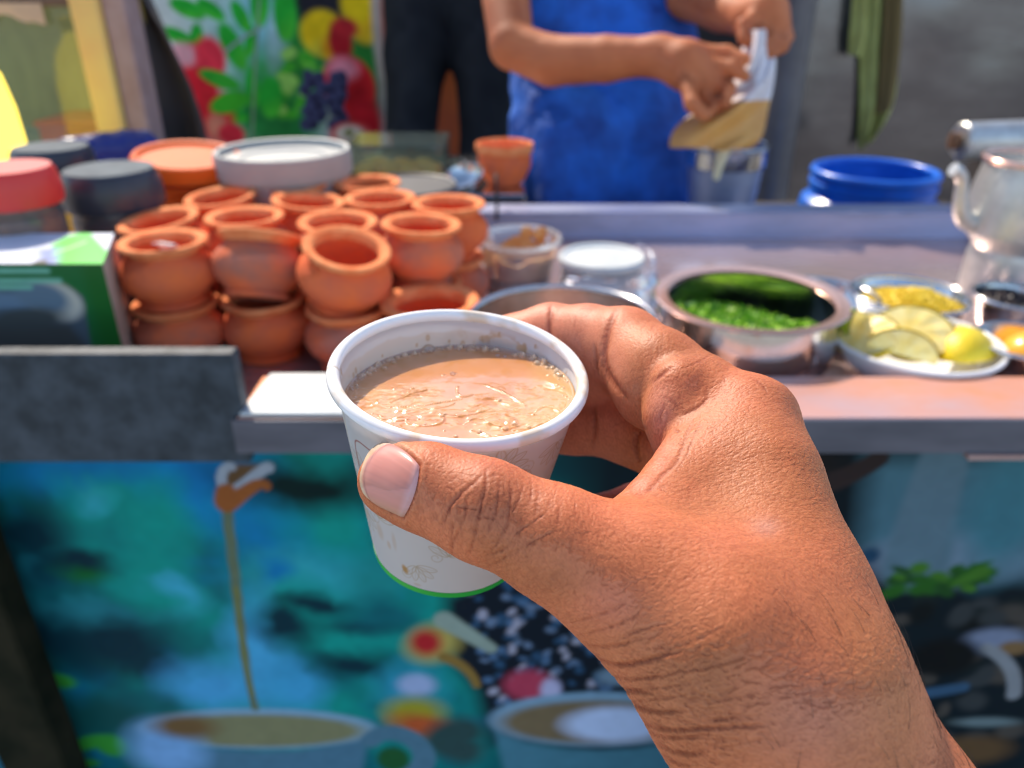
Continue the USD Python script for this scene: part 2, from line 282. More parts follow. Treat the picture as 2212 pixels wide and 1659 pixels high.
mat_pane('glass_green', (0.84, 0.90, 0.80), rough=0.04, haze=0.025, hazecol=(0.7, 0.85, 0.75))

# ------------------------------------------------------------------ the setting
g = obj('ground', sheet(np.stack(list(np.meshgrid(np.linspace(-40, 40, 9), np.linspace(-40, 40, 9), indexing='ij')) + [np.zeros((9, 9))], -1)), 'concrete', kind='structure')

# counter of the stall: a recessed steel top with a raised front ledge and a raised back flange
ZL, ZF = 0.970, 0.9345
ct = thing('steel_counter', 'stainless steel stall counter with sunken top, raised back flange and front lip', 'counter')
obj('worktop', box(-0.80, 0.95, 0.515, 1.066, ZF - 0.004, ZF), 'steel', ct)
obj('back_flange', cat(box(-0.80, 0.655, 1.064, 1.072, ZF - 0.03, ZL - 0.002), box(-0.80, 0.655, 1.060, 1.106, ZL - 0.0018, ZL + 0.002, 0.001)), 'steel_grey', ct)
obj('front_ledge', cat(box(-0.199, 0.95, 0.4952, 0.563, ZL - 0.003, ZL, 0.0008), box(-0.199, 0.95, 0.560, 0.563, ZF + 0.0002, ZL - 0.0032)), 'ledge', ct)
obj('front_lip', cat(box(-0.202, 0.95, 0.4925, 0.4948, ZL - 0.028, ZL - 0.0005), box(-0.202, 0.95, 0.495, 0.507, ZL - 0.028, ZL - 0.0265)), 'lip', ct)
obj('end_plate', box(-0.2022, -0.1995, 0.4952, 0.56, ZL - 0.026, ZL - 0.004), 'soot', ct)
for k, x in enumerate((-0.72, 0.86)): obj('leg', box(x - 0.02, x + 0.02, 0.60, 0.64, 0.0, ZF - 0.006), 'grey_post', ct); obj('leg', box(x - 0.02, x + 0.02, 1.02, 1.06, 0.0, ZF - 0.006), 'grey_post', ct)
obj('rust_stain', box(0.640, 0.668, 1.050, 1.063, ZF + 0.0005, ZL + 0.012, 0.003), 'rust', ct, label='rusty corner where the flange ends')
b0 = at_z(545, 912, ZL); b1 = at_z(742, 815, ZL)
obj('sky_reflection_sheet', trimesh.convex.convex_hull([[x, y, z] for z in (ZL + 0.0006, ZL + 0.0036) for x, y in ((-0.1965, 0.497), (-0.02, 0.497), (-0.03, 0.561), (-0.1915, 0.561))]), 'white_plastic', label='added white sheet standing for sky reflected on the left end of the front ledge', cat='board')  # added sheet, white in place of sky mirrored by the steel ledge
obj('stone_slab', box(-0.80, -0.195, 0.498, 0.513, 0.930, 1.019, 0.0015), 'stone', label='dark grey stained stone slab standing below the clay cups at the stall front', cat='slab')
obj('stall_post', box(-0.475, -0.4155, 0.490, 0.520, 0.0, 0.928, 0.003), 'mould_post', label='dark mouldy upright post at the lower left in front of the blue poster', cat='post')
obj('wood_strip', box(0.335, 0.405, 0.490, 0.4975, ZL - 0.0325, ZL - 0.0285), 'pink_wood', label='pale thin wooden strip tucked under the counter lip', cat='strip')

# printed poster on the stall front
YB = 0.532
P = Print((-0.66, YB, 0.30), (1, 0, 0), (0, 0, 1), 1.36, 0.638, 620, 300)
def pb(x, y): q = at_y(x, y, YB); return np.array([q[0] + 0.66, q[2] - 0.30])
def E_(x, y, rx, ry, col, soft=0.5, rot=0.0, shade=None):
    k = np.linalg.norm(at_y(x, y, YB) - EYE) / FOC * 0.93
    return P.ell(pb(x, y), rx * k, ry * k * 1.25, rot, col, soft, shade)
teal, deep, blue, aqua, sea = (0.003, 0.10, 0.12), (0.001, 0.022, 0.034), (0.003, 0.15, 0.34), (0.025, 0.30, 0.36), (0.003, 0.24, 0.20)
P.c[:] = teal
n1, n2 = P.q(9, 1), P.q(16, 5)
P.lay((n1 - 0.45) * 4, sea); P.lay((0.42 - n1) * 3, deep); P.lay((n2 - 0.56) * 3, blue)
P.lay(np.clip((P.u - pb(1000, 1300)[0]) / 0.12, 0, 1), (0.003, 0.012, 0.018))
u0_, v0_ = P.u.copy(), P.v.copy(); P.u = u0_ + 0.05 * (P.q(14, 21) - 0.5) + 0.010 * (P.q(45, 22, 3) - 0.5); P.v = v0_ + 0.05 * (P.q(15, 23) - 0.5) + 0.010 * (P.q(50, 24, 3) - 0.5)
for x, y, rx, ry, c in ((300, 1015, 150, 45, blue), (440, 1030, 110, 80, (0.004, 0.19, 0.50)), (120, 1030, 120, 40, blue), (200, 1080, 70, 40, sea), (190, 1080, 30, 20, aqua), (330, 1120, 60, 60, sea), (180, 1000 + 20, 80, 20, blue),
        (60, 1150, 60, 50, deep), (80, 1225, 22, 22, aqua), (110, 1240, 70, 40, (0.002, 0.05, 0.07)), (330, 1230, 70, 70, sea), (180, 1235, 40, 25, (0.004, 0.11, 0.02)), (370, 1290, 50, 36, aqua), (370, 1270, 30, 24, (0.06, 0.36, 0.60)), (170, 1210, 60, 20, deep),
        (600, 1150, 110, 60, blue), (700, 1130, 90, 70, sea), (660, 1250, 120, 50, aqua), (640, 1330, 120, 60, sea), (800, 1240, 60, 40, (0.01, 0.2, 0.2)), (580, 1240, 30, 26, blue), (190, 1330, 80, 22, aqua), (330, 1290, 60, 30, sea), (250, 1400, 120, 70, deep), (340, 1440, 60, 20, deep), (120, 1390, 60, 50, deep),
        (560, 1400, 50, 90, (0.05, 0.30, 0.52)), (470, 1480, 90, 50, (0.05, 0.28, 0.52)), (640, 1480, 50, 50, (0.04, 0.28, 0.5)), (730, 1380, 100, 50, sea), (760, 1430, 90, 24, deep), (690, 1310, 60, 16, deep), (800, 1350, 70, 20, deep), (620, 1360, 60, 40, deep), (830, 1320, 70, 40, teal), (880, 1480, 60, 40, (0.02, 0.22, 0.34)), (220, 1560, 120, 40, (0.003, 0.06, 0.06)),
        (640, 1050, 170, 40, (0.001, 0.012, 0.012))):  # last dark blob: shadow under the counter lip, painted into the print
    E_(x, y, rx * 1.1, ry * 1.1, c, 1.3)
P.u, P.v = u0_, v0_
for x, y, rx, ry, r in ((120, 1470, 38, 16, -0.2), (240, 1610, 30, 24, 0.5), (190, 1605, 40, 14, 0.4), (170, 1650, 40, 10, 0.1), (60, 1600, 30, 30, 0)): E_(x, y, rx, ry, (0.03, 0.25, 0.03), 0.5, r)
# dark mass of beans and berries
P.poly([pb(*p) for p in ((960, 1290), (1100, 1230), (1330, 1280), (1480, 1500), (1480, 1600), (1060, 1610), (1030, 1500), (960, 1400))], (0.004, 0.008, 0.014), 0.02)
r_ = np.random.default_rng(4)
for k in range(230):
    x, y = r_.uniform(980, 1420), r_.uniform(1240, 1520)
    if x < 1000 + (y - 1240) * 0.2: continue
    c = [(0.10, 0.15, 0.24), (0.06, 0.12, 0.22), (0.28, 0.28, 0.36), (0.02, 0.06, 0.12)][r_.integers(4)]
    E_(x, y, r_.uniform(5, 13), r_.uniform(5, 11), c, 0.7, r_.uniform(0, 3))
E_(935, 1390, 62, 40, (0.34, 0.28, 0.07), 0.8, 0.6); E_(920, 1388, 34, 30, (0.36, 0.015, 0.02), 0.9); P.line([pb(960, 1340), pb(1010, 1370), pb(1060, 1400)], 0.010, 0.006, (0.22, 0.28, 0.24)); P.line([pb(960, 1420), pb(1000, 1440), pb(1030, 1480)], 0.006, 0.004, (0.2, 0.12, 0.03))
E_(900, 1480, 40, 26, (0.25, 0.32, 0.5), 0.7); E_(895, 1540, 60, 36, (0.26, 0.24, 0.02), 0.9); E_(920, 1570, 70, 26, (0.36, 0.07, 0.02), 1.0, -0.3); E_(1140, 1480, 52, 36, (0.36, 0.04, 0.08), 0.6); E_(1190, 1490, 22, 26, (0.4, 0.4, 0.6), 0.7); E_(1340, 1460, 50, 22, (0.14, 0.22, 0.3), 0.6)
P.line([pb(1000, 1580), pb(960, 1600), pb(1000, 1620)], 0.02, 0.02, (0.02, 0.05, 0.05), 0.9)
# waterfall, rocks and moss on the far half
P.poly([pb(*p) for p in ((1880, 985), (2300, 985), (2300, 1250), (1950, 1240), (1900, 1210), (1860, 1180))], (0.10, 0.25, 0.33), 0.03)
E_(2050, 1210, 150, 50, (0.30, 0.38, 0.52), 0.8); P.line([pb(2040, 990), pb(2000, 1130), pb(1980, 1220)], 0.02, 0.03, (0.16, 0.28, 0.36)); E_(2180, 1100, 80, 130, (0.08, 0.28, 0.36), 0.9)
E_(1680, 1020, 130, 60, (0.022, 0.016, 0.016), 0.8); P.line([pb(1640, 1060), pb(1800, 1040), pb(1900, 990)], 0.012, 0.008, (0.045, 0.03, 0.03)); E_(1880, 1200, 20, 16, (0.02, 0.08, 0.16), 0.7)
for k in range(26): E_(r_.uniform(1930, 2130), 1250 + r_.uniform(-24, 30), r_.uniform(14, 34), r_.uniform(6, 14), [(0.02, 0.10, 0.02), (0.08, 0.26, 0.03), (0.03, 0.16, 0.02)][r_.integers(3)], 0.6, r_.uniform(-0.6, 0.6))
for k in range(40): E_(r_.uniform(1900, 2260), r_.uniform(1300, 1640), r_.uniform(12, 46), r_.uniform(6, 24), [(0.01, 0.02, 0.022), (0.05, 0.06, 0.065), (0.09, 0.08, 0.07), (0.004, 0.008, 0.009)][r_.integers(4)], 0.7, r_.uniform(-0.5, 0.5))
E_(2150, 1385, 60, 26, (0.28, 0.34, 0.50), 0.6); E_(2190, 1400, 30, 14, (0.30, 0.18, 0.08), 0.6); P.line([pb(2130, 1400), pb(2180, 1440), pb(2190, 1500)], 0.006, 0.007, (0.35, 0.38, 0.42)); E_(2040, 1420, 70, 40, (0.003, 0.005, 0.006), 0.5); P.line([pb(1960, 1505), pb(2080, 1485)], 0.007, 0.006, (0.05, 0.13, 0.24)); E_(2130, 1560, 60, 10, (0.2, 0.28, 0.3), 0.7); E_(2100, 1620, 70, 30, (0.16, 0.09, 0.04), 0.7)
# printed coffee cups and the stream poured from a spout
def print_cup(x0, x1, yr, ry, side, coffee, foam=None):
    xm, w = (x0 + x1) / 2, (x1 - x0) / 2
    P.poly([pb(x0, yr)] + [pb(xm - w * math.cos(t), yr + ry * math.sin(t)) for t in np.linspace(0.1, 3.04, 9)] + [pb(x1, yr), pb(x1 - w * 0.1, yr + 120), pb(x1 - w * 0.35, yr + 230), pb(x0 + w * 0.4, yr + 230), pb(x0 + w * 0.12, yr + 110)], side, 0.008)
    E_(xm, yr, w, ry, (0.17, 0.30, 0.42), 0.12); E_(xm, yr + ry * 0.08, w * 0.90, ry * 0.80, coffee, 0.25)
    if foam: E_(*foam, (0.42, 0.52, 0.74), 0.5)
print_cup(312, 800, 1575, 48, (0.055, 0.14, 0.21), (0.17, 0.17, 0.09))
E_(360, 1620, 70, 60, (0.15, 0.32, 0.58), 0.9, 0.3); E_(400, 1570, 60, 26, (0.13, 0.075, 0.03), 0.9); P.line([pb(800, 1600), pb(860, 1585), pb(905, 1610), pb(890, 1670)], 0.010, 0.012, (0.06, 0.14, 0.2)); E_(850, 1640, 34, 30, (0.01, 0.07, 0.02), 0.4)
print_cup(1062, 1520, 1555, 66, (0.05, 0.16, 0.22), (0.15, 0.11, 0.06), (1330, 1565, 110, 42))
P.line([pb(488, 1080), pb(496, 1150), pb(508, 1250), pb(520, 1350), pb(534, 1450), pb(552, 1530)], 0.0046, 0.0036, (0.10, 0.13, 0.08)); P.line([pb(510, 1270), pb(524, 1400), pb(545, 1500)], 0.002, 0.002, (0.14, 0.15, 0.05))
P.poly([pb(*p) for p in ((500, 1000), (482, 1030), (478, 1052), (492, 1060), (560, 1030), (590, 1005))], (0.10, 0.055, 0.025), 0.006); P.line([pb(500, 1008), pb(478, 1040), pb(484, 1058), pb(540, 1036), pb(580, 1010)], 0.004, 0.005, (0.26, 0.30, 0.36)); P.line([pb(490, 1065), pb(488, 1090), pb(520, 1070), pb(575, 1050)], 0.009, 0.004, (0.24, 0.075, 0.02))
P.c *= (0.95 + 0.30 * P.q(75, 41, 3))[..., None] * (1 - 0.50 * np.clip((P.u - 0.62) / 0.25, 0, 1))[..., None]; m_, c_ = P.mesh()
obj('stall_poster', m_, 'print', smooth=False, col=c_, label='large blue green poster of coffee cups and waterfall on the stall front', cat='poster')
obj('front_panel', box(-0.70, 0.76, YB + 0.004, YB + 0.016, 0.05, 0.930), 'dark_wall', ct)
# ------------------------------------------------------------------ clay cups
def clay_cup(name_body='clay', seed=0, label='', loc=(0, 0, 0), rotz=0, tilt=None, scale=1.0):
    t = UsdGeom.Xform.Define(stage, numbered('/World', 'clay_cup'))
    t.AddTransformOp(opSuffix='place').Set(Gf.Matrix4d(*[float(v) for v in place(loc, rotz, tilt, scale).T.ravel()]))
    tag(t.GetPrim(), label, 'clay cup', 'stacked clay tea cups')
    out = [(0.0, 0.0), (0.025, 0.0), (0.0285, 0.001), (0.0285, 0.004), (0.0256, 0.007), (0.0292, 0.012), (0.0362, 0.019), (0.0398, 0.027), (0.0404, 0.033), (0.0386, 0.041), (0.0332, 0.0485), (0.0296, 0.0530)]
    inn = [(0.0275, 0.0530), (0.0300, 0.048), (0.033, 0.040), (0.0335, 0.030), (0.028, 0.014), (0.015, 0.007), (0.0, 0.006)]
    out = [(r * 1.02, z * 0.905) for r, z in out]; inn = [(r * 1.02, z * 0.905) for r, z in inn]
    obj('body', lathe(out, 56, 0.02, seed), name_body, t.GetPrim()); obj('inner_wall', lathe(inn, 40, 0.015, seed), 'clay', t.GetPrim())
    obj('rim', lathe([(r * 1.02, z * 0.905 + 0.0002) for r, z in [(0.0297, 0.0532), (0.0308, 0.0560), (0.0342, 0.0585), (0.0366, 0.0602), (0.0370, 0.0622), (0.0358, 0.0638), (0.0325, 0.0640), (0.0285, 0.0622), (0.0268, 0.058), (0.0275, 0.0532)]], 56, 0.018, seed + 3), 'clay_rim', t.GetPrim())
    return t.GetPrim()
HP = 0.0580
protos = {}
def pot(kind, loc, label, **kw):
    if kind not in protos:
        protos[kind] = clay_cup(('clay', 'clay_sooty')[kind % 2], kind * 7, label, loc, **kw); return
    copy_of(protos[kind], loc, label, kw.get('rotz', 0), kw.get('tilt'), kw.get('scale', 1.0))
def rim_at(x, y, z): p = at_z(x, y, z); return p
pots = [  # (x, y of the mouth in the picture, kind, tilt, look of the upper cup, look of the lower cup)
    (350, 515, 0, (0, 0), 'clay cup holding a torn white paper scrap, front of the stack beside the green carton', 'lower clay cup beside the green carton, half hidden by the stone slab'),
    (548, 506, 1, (-27, 3), 'sooty clay cup tipped backwards so its mouth faces away, second front stack', 'lower clay cup with a pink tinge under the cup that tips backwards'),
    (752, 523, 2, (12, 12), 'front clay cup leaning sideways with its wide mouth open, above the paper tea cup', 'lower clay cup with a soot patch, under the leaning cup near the tea cup'),
    (737, 484, 1, (2, 2), 'clay cup just behind the leaning front cup, only its rim showing', 'lower clay cup behind the leaning front cup'),
    (902, 479, 3, (0, 3), 'clay cup with a chipped front rim, nearest stack to the plastic chutney tub', 'lower clay cup under the cup with the chipped rim'),
    (951, 433, 0, (0, 1), 'pale rimmed clay cup at the back corner beside the steel flange', 'lower clay cup at the back corner beside the chutney tub'),
    (393, 470, 2, (4, -6), 'clay cup leaning towards the dark lidded jar, behind the cup with the paper scrap', 'lower clay cup behind the cup with the paper scrap'),
    (562, 458, 3, (0, 0), 'clay cup in the middle of the stacks, right behind the backward tipped cup', 'lower clay cup behind the backward tipped cup'),
    (480, 418, 0, (4, -4), 'back row clay cup in front of the white tub, close to the orange tub', 'lower clay cup of the back row close to the orange tub'),
    (640, 438, 2, (0, 6), 'clay cup in the back row leaning to one side below the white tub', 'lower clay cup of the back row below the white tub'),
    (787, 422, 1, (0, 0), 'clay cup in the back row in front of the dark round tin lid', 'lower clay cup of the back row below the dark round tin lid'),
    (640, 400, 3, (0, -2), 'farthest clay cup touching the white tub, only a sliver of rim showing', None),
    (795, 393, 0, (0, 0), 'farthest clay cup touching the dark tin lid, only a sliver of rim showing', None)]
up = []
for x, y, k, tl, lab, low in pots:
    p = at_z(x, y, ZF + 0.0005 + 2 * HP); up.append(np.array(p))
fl = EYE + ray(914, 647) * 0.692; up.append(fl); up = np.array(up)
for it in range(90):                    # push the stacks apart until the bellies just touch
    for i in range(len(up)):
        for j in range(i):
            d = up[i, :2] - up[j, :2]; L = np.linalg.norm(d)
            if L < 0.0765: s = d / L * (0.0765 - L) / 2; up[i, :2] += s * (1.0 if 2 < i < 13 else 0.03); up[j, :2] -= s * (1.0 if j > 2 else 0.03)
for (x, y, k, tl, lab, low), p in zip(pots, up):
    q = np.array([p[0], p[1], ZF + 0.0005])
    tr = trimesh.transformations.euler_matrix(math.radians(tl[0]), math.radians(tl[1]), 0)[:3, :3]
    off = tr @ np.array([0, 0, 0.03]) - np.array([0, 0, 0.03])
    low = low or lab.replace('farthest clay cup', 'lower clay cup under the farthest one').replace(', only a sliver of rim showing', '')
    pot((k + 1) % 4, q, low, rotz=40 * k + x, tilt=(0, 0))
    pot(k, q + [0, 0, HP - 0.001] - off, lab, rotz=x % 360, tilt=tl)
pot(3, (up[13][0], up[13][1], ZF + 0.0005), 'single low clay cup, empty, right behind the rim of the paper tea cup', rotz=50, scale=(fl[2] - ZF) / HP)
p = up[0]; sc = sheet(np.stack([np.array([p[0] + 0.004 + 0.017 * a, p[1] - 0.029 + 0.022 * b, ZF + 2 * HP + 0.0048 - 0.020 * b * b + 0.001 * math.sin(5 * a)]) for a in np.linspace(0, 1, 4) for b in np.linspace(0, 1, 6)]).reshape(4, 6, 3), 0.0006)
obj('paper_scrap', sc, 'paper_white', label='small torn white paper scrap stuck in the mouth of a front clay cup', cat='paper')

# ------------------------------------------------------------------ green and white carton
Y0, Y1, X1, X2, Z1 = 0.600, 0.685, -0.325, -0.354, 1.051
cb = thing('carton', 'green and white printed carton with a picture window, beside the clay cups', 'box')
A = Print((-0.72, Y0 - 0.0004, ZF + 0.001), (1, 0, 0), (0, 0, 1), X1 + 0.72, Z1 - ZF - 0.001, 300, 110)
gy = lambda x, y: (lambda q: np.array([q[0] + 0.72, q[2] - ZF - 0.001]))(at_y(x, y, Y0))
A.c[:] = (0.004, 0.10, 0.02); A.lay((A.u - gy(180, 640)[0]) / 0.01, (0.003, 0.085, 0.008))
A.poly([gy(-300, 610), gy(0, 612), gy(150, 622), gy(180, 640), gy(200, 760), gy(-300, 760)], (0.06, 0.085, 0.105), 0.004)
A.poly([gy(-300, 630), gy(0, 632), gy(100, 634), gy(130, 690), gy(60, 670), gy(-300, 650)], (0.11, 0.17, 0.24), 0.006); A.poly([gy(-300, 700), gy(0, 690), gy(150, 700), gy(200, 760), gy(-300, 760)], (0.045, 0.048, 0.045), 0.008)
A.ell(gy(120, 650), 0.022, 0.017, -0.35, (0.50, 0.46, 0.38), 0.3); A.ell(gy(92, 642), 0.021, 0.013, -0.2, (0.10, 0.15, 0.20), 0.5); A.ell(gy(60, 690), 0.030, 0.010, 0.1, (0.045, 0.052, 0.05), 0.6)
for x0, x1, y in ((-60, 110, 585), (-60, 138, 606), (-60, 68, 620)):        # rows of small print, too blurred to read
    for x in np.arange(x0, x1, 9): A.ell(gy(x, y), 0.0018 + 0.0012 * rng.random(), 0.0021, 0, (0.16, 0.42, 0.30), 0.8)
mA, cA = A.mesh(); obj('front_print', mA, 'carton_print', cb, smooth=False, col=cA)
T_ = Print((-0.72, Y0, Z1 + 0.0004), (1, 0, 0), (0, 1, 0), X1 + 0.72, Y1 - Y0, 240, 80)
gt = lambda x, y: (lambda q: np.array([q[0] + 0.72, q[1] - Y0]))(at_z(x, y, Z1))
T_.c[:] = (0.62, 0.68, 0.80); T_.poly([gt(120, 575), gt(150, 530), gt(200, 512), gt(262, 500), gt(262, 575)], (0.04, 0.62, 0.02), 0.004); T_.poly([gt(80, 575), gt(110, 540), gt(165, 535), gt(120, 575)], (0.16, 0.24, 0.52), 0.01); T_.poly([gt(60, 575), gt(80, 566), gt(110, 560), gt(100, 575)], (0.03, 0.05, 0.04), 0.004)
for k in range(11): T_.ell(gt(140 + k * 9, 548 - k * 2.4), 0.0016, 0.004, -0.3, (0.35, 0.80, 0.30), 0.8)
mT, cT = T_.mesh(); mT.vertices[:, 0] = -0.72 + (mT.vertices[:, 0] + 0.72) * (1 + (X2 - X1) / (X1 + 0.72) * (mT.vertices[:, 1] - Y0) / (Y1 - Y0)); obj('top_print', mT, 'carton_print', cb, smooth=False, col=cT)
obj('carton_board', trimesh.convex.convex_hull([[x, y, z] for z in (ZF + 0.0006, Z1) for x, y in ((-0.722, Y0), (X1, Y0), (X2, Y1), (-0.722, Y1))]), 'carton', cb)

# ------------------------------------------------------------------ jars and tubs behind the carton
def jar(x, y, zt, r, h_lid, label, lidm, bodym, labelz=None, top=None, rb=None):
    p = at_z(x, y, zt); t = thing('jar', label, 'jar', (p[0], p[1], ZF + 0.0005)); H = zt - ZF - 0.0005; rb = rb or r * 0.93
    obj('glass', lathe([(0, 0), (rb * 0.9, 0), (rb, 0.006), (rb, H - h_lid - 0.012), (rb * 0.9, H - h_lid), (rb * 0.9, H - h_lid + 0.004)], 48), 'jar_glass', t)
    obj('contents', lathe([(0, 0.002), (rb * 0.88, 0.002), (rb * 0.955, 0.008), (rb * 0.955, H - h_lid - 0.014), (rb * 0.6, H - h_lid - 0.008), (0, H - h_lid - 0.006)], 40, 0.02, 3), bodym, t)
    lid = obj('lid', lathe([(rb * 0.92, H - h_lid - 0.002), (r * 1.0, H - h_lid - 0.002), (r * 1.03, H - h_lid + 0.003), (r * 1.02, H - h_lid * 0.5), (r * 0.97, H - 0.005), (r * 0.90, H), (0, H)], 64), lidm, t)
    if top: obj('lid_top', lathe([(r * 0.90, H + 0.0004), (r * 0.885, H + 0.0012), (0, H + 0.0014)], 56), top, t)
    return t
jar(234, 366, 1.083, 0.0470, 0.034, 'large jar with a dark ribbed lid and red masala inside, behind the carton', 'black_plastic', 'masala', top='lid_grey')
jar(12, 360, 1.104, 0.040, 0.030, 'jar with a bright red lid and orange brown pickle inside, at the far left', 'red_plastic', 'pickle')
jar(108, 318, 1.076, 0.046, 0.040, 'dark lidded jar standing behind the red lidded jar', 'black_plastic', 'masala', top='lid_grey')
yp = at_y(30, 400, 0.86); obj('yellow_bottle', cat(lathe([(0, 0), (0.034, 0), (0.038, 0.005), (0.038, 0.08), (0.03, 0.095), (0.013, 0.10), (0.013, 0.115), (0, 0.115)], 40)).apply_translation([-0.515, 0.93, ZF + 0.0006]), 'yellow_plastic', label='yellow plastic bottle seen in the gap between the red and dark lidded jars', cat='bottle')
p = at_z(388, 330, 1.075); t = thing('orange_tub', 'round orange plastic tub with its lid askew behind the jars', 'tub', (p[0], p[1], ZF + 0.0005)); H = 1.075 - ZF
obj('tub_wall', lathe([(0, 0), (0.042, 0), (0.046, 0.004), (0.052, H - 0.040), (0.056, H - 0.036), (0.056, H - 0.030), (0.0, H - 0.030)], 56), 'orange_plastic', t)
obj('lid', lathe([(0.050, H - 0.030), (0.059, H - 0.029), (0.060, H - 0.014), (0.0575, H - 0.011), (0.053, H - 0.012), (0.052, H - 0.016), (0, H - 0.0165)], 56).apply_transform(place((0, 0.002, 0.012), 0, (5, 5))), 'orange_plastic', t)
p = at_z(610, 322, 1.080); t = thing('white_tub', 'wide milky white plastic tub with a sunken lid behind the clay cups', 'tub', (p[0], p[1], ZF + 0.0005)); H = 1.080 - ZF
obj('tub_wall', lathe([(0, 0), (0.066, 0), (0.069, 0.004), (0.0735, H - 0.030), (0.0760, H - 0.026)], 72), 'milky_plastic', t)
obj('lid', lathe([(0.0735, H - 0.027), (0.0772, H - 0.026), (0.0775, H - 0.004), (0.0755, H), (0.071, H - 0.001), (0.0695, H - 0.008), (0.048, H - 0.0085), (0.046, H - 0.0105), (0, H - 0.011)], 72), 'milky_plastic', t)
p = at_z(878, 397, 1.036); t = thing('round_tin', 'round tin with a flat dark grey lid behind the clay cups', 'tin', (p[0], p[1], ZF + 0.0005)); H = 1.036 - ZF
obj('tin_wall', lathe([(0, 0), (0.056, 0), (0.057, 0.003), (0.057, H - 0.008), (0.059, H - 0.008)], 56), 'steel_bright', t); obj('lid', lathe([(0.059, H - 0.009), (0.0605, H - 0.008), (0.0605, H - 0.0015), (0.059, H), (0.0565, H - 0.001), (0.055, H - 0.003), (0, H - 0.003)], 64), 'lid_dark', t)

# shelf behind the counter, with what stands on it
YS = 1.30
sh = thing('back_shelf', 'pale steel shelf behind the counter flange', 'shelf')
obj('shelf_board', box(-1.3, 0.02, 1.16, 1.46, 0.955, 0.972, 0.002), 'steel_bright', sh)
for x in (-1.25, -0.04): obj('shelf_leg', box(x - 0.015, x + 0.015, 1.30, 1.33, 0, 0.9545), 'grey_post', sh)
ZS = 0.9725
p = at_y(855, 345, 1.22); t = thing('glass_box', 'low glass box with orange sweets inside behind the white tub', 'glass box')
x0, x1 = at_y(750, 345, 1.22)[0], at_y(958, 345, 1.22)[0]; zt = at_y(855, 322, 1.22)[2]
obj('glass_front', box(x0, x1, 1.22, 1.224, ZS, zt), 'glass_green', t); obj('glass_top', box(x0 - 0.002, x1 + 0.002, 1.2195, 1.34, zt + 0.0004, zt + 0.005), 'glass_green', t); obj('glass_back', box(x0, x1, 1.335, 1.339, ZS, zt), 'glass_green', t)
obj('glass_end', box(x0, x0 + 0.004, 1.2245, 1.3345, ZS, zt), 'glass_green', t); obj('glass_end', box(x1 - 0.004, x1, 1.2245, 1.3345, ZS, zt), 'glass_green', t)
for k in range(7):
    s = trimesh.creation.icosphere(2, 0.017); s.apply_scale([1.15, 1, 0.8]); obj('sweet', s.apply_translation([x0 + 0.022 + k * (x1 - x0 - 0.044) / 6, 1.26 + 0.03 * (k % 2), ZS + 0.0145]), 'orange_fruit', label='round orange sweet inside the glass box, number %s from the white tub' % ('one two three four five six seven'.split()[k]), cat='sweet', group='orange sweets in the glass box')
p = at_y(1090, 345, 1.23); t = thing('clay_bowl', 'small low terracotta bowl on the back shelf right beside the blue shirt', 'bowl', (p[0], p[1], ZS)); H = 0.062
obj('bowl_wall', lathe([(0, 0), (0.024, 0), (0.029, 0.005), (0.040, 0.026), (0.041, H - 0.016), (0.038, H - 0.014), (0.036, H - 0.02), (0.022, 0.010), (0, 0.008)], 56, 0.01, 2), 'clay', t); obj('rim', lathe([(0.0385, H - 0.016), (0.043, H - 0.012), (0.0445, H - 0.004), (0.043, H), (0.039, H - 0.003), (0.0375, H - 0.014)], 56, 0.01, 4), 'clay_rim', t)
t = thing('ladle', 'shiny steel ladle lying on the back shelf between tin and terracotta bowl', 'ladle')
a = at_y(1010, 392, 1.19); a[2] = ZS; L_ = lathe([(0, 0), (0.014, 0.002), (0.026, 0.010), (0.031, 0.024), (0.0302, 0.0242), (0.025, 0.012), (0.013, 0.004), (0, 0.0022)], 40).apply_transform(place((a[0], a[1], a[2] + 0.002), 0, (22, -14))); obj('ladle_bowl', L_, 'steel_bright', t)
obj('ladle_handle', tube([a + [0.0, 0.028, 0.024], a + [-0.01, 0.06, 0.030], a + [-0.03, 0.12, 0.018], a + [-0.05, 0.18, 0.006]], [0.0035, 0.003, 0.003, 0.004]), 'steel_bright', t)
a = at_y(1071, 402, 1.0585); b = at_y(1073, 476, 1.0585); t = thing('skewer', 'thin dark metal rod hooked over the flange beside the clay cups', 'rod'); obj('shaft', tube([b, (a + b) / 2 + [0.0006, 0, 0], a], 0.0022, smooth=8), 'soot', t); obj('hook', tube([a + [0, 0, 0.0004], a + [0, 0.008, 0.008], a + [0, 0.03, 0.0085], a + [0, 0.045, 0.002]], 0.0022), 'soot', t)

# ------------------------------------------------------------------ tubs, pans and bowls in the sunken top
p = at_z(1120, 510, 0.996); t = thing('chutney_tub', 'clear plastic tub smeared with orange chutney beside the clay cups', 'tub', (p[0], p[1], ZF + 0.0005)); H = 0.996 - ZF
obj('tub_wall', lathe([(0, 0), (0.033, 0), (0.036, 0.003), (0.0445, H - 0.004), (0.0445, H - 0.0035)], 60), 'clear_plastic', t); obj('rim', lathe([(0.0440, H - 0.006), (0.0485, H - 0.005), (0.0492, H - 0.001), (0.0475, H), (0.0445, H - 0.001), (0.0435, H - 0.006)], 60), 'clear_plastic', t)
obj('red_chutney', lathe([(0, 0.0022), (0.032, 0.0022), (0.0352, 0.005), (0.0382, 0.021), (0.030, 0.023), (0, 0.022)], 40, 0.02, 8), 'chutney_red', t)
n = 60; th = np.linspace(0.3, 5.7, n); hh = 0.030 + 0.013 * meshkit.fbm(np.stack([np.cos(th) * 2 + 4, np.sin(th) * 2 + 4, 0 * th], -1), 3, 3); zz = np.linspace(0, 1, 8)
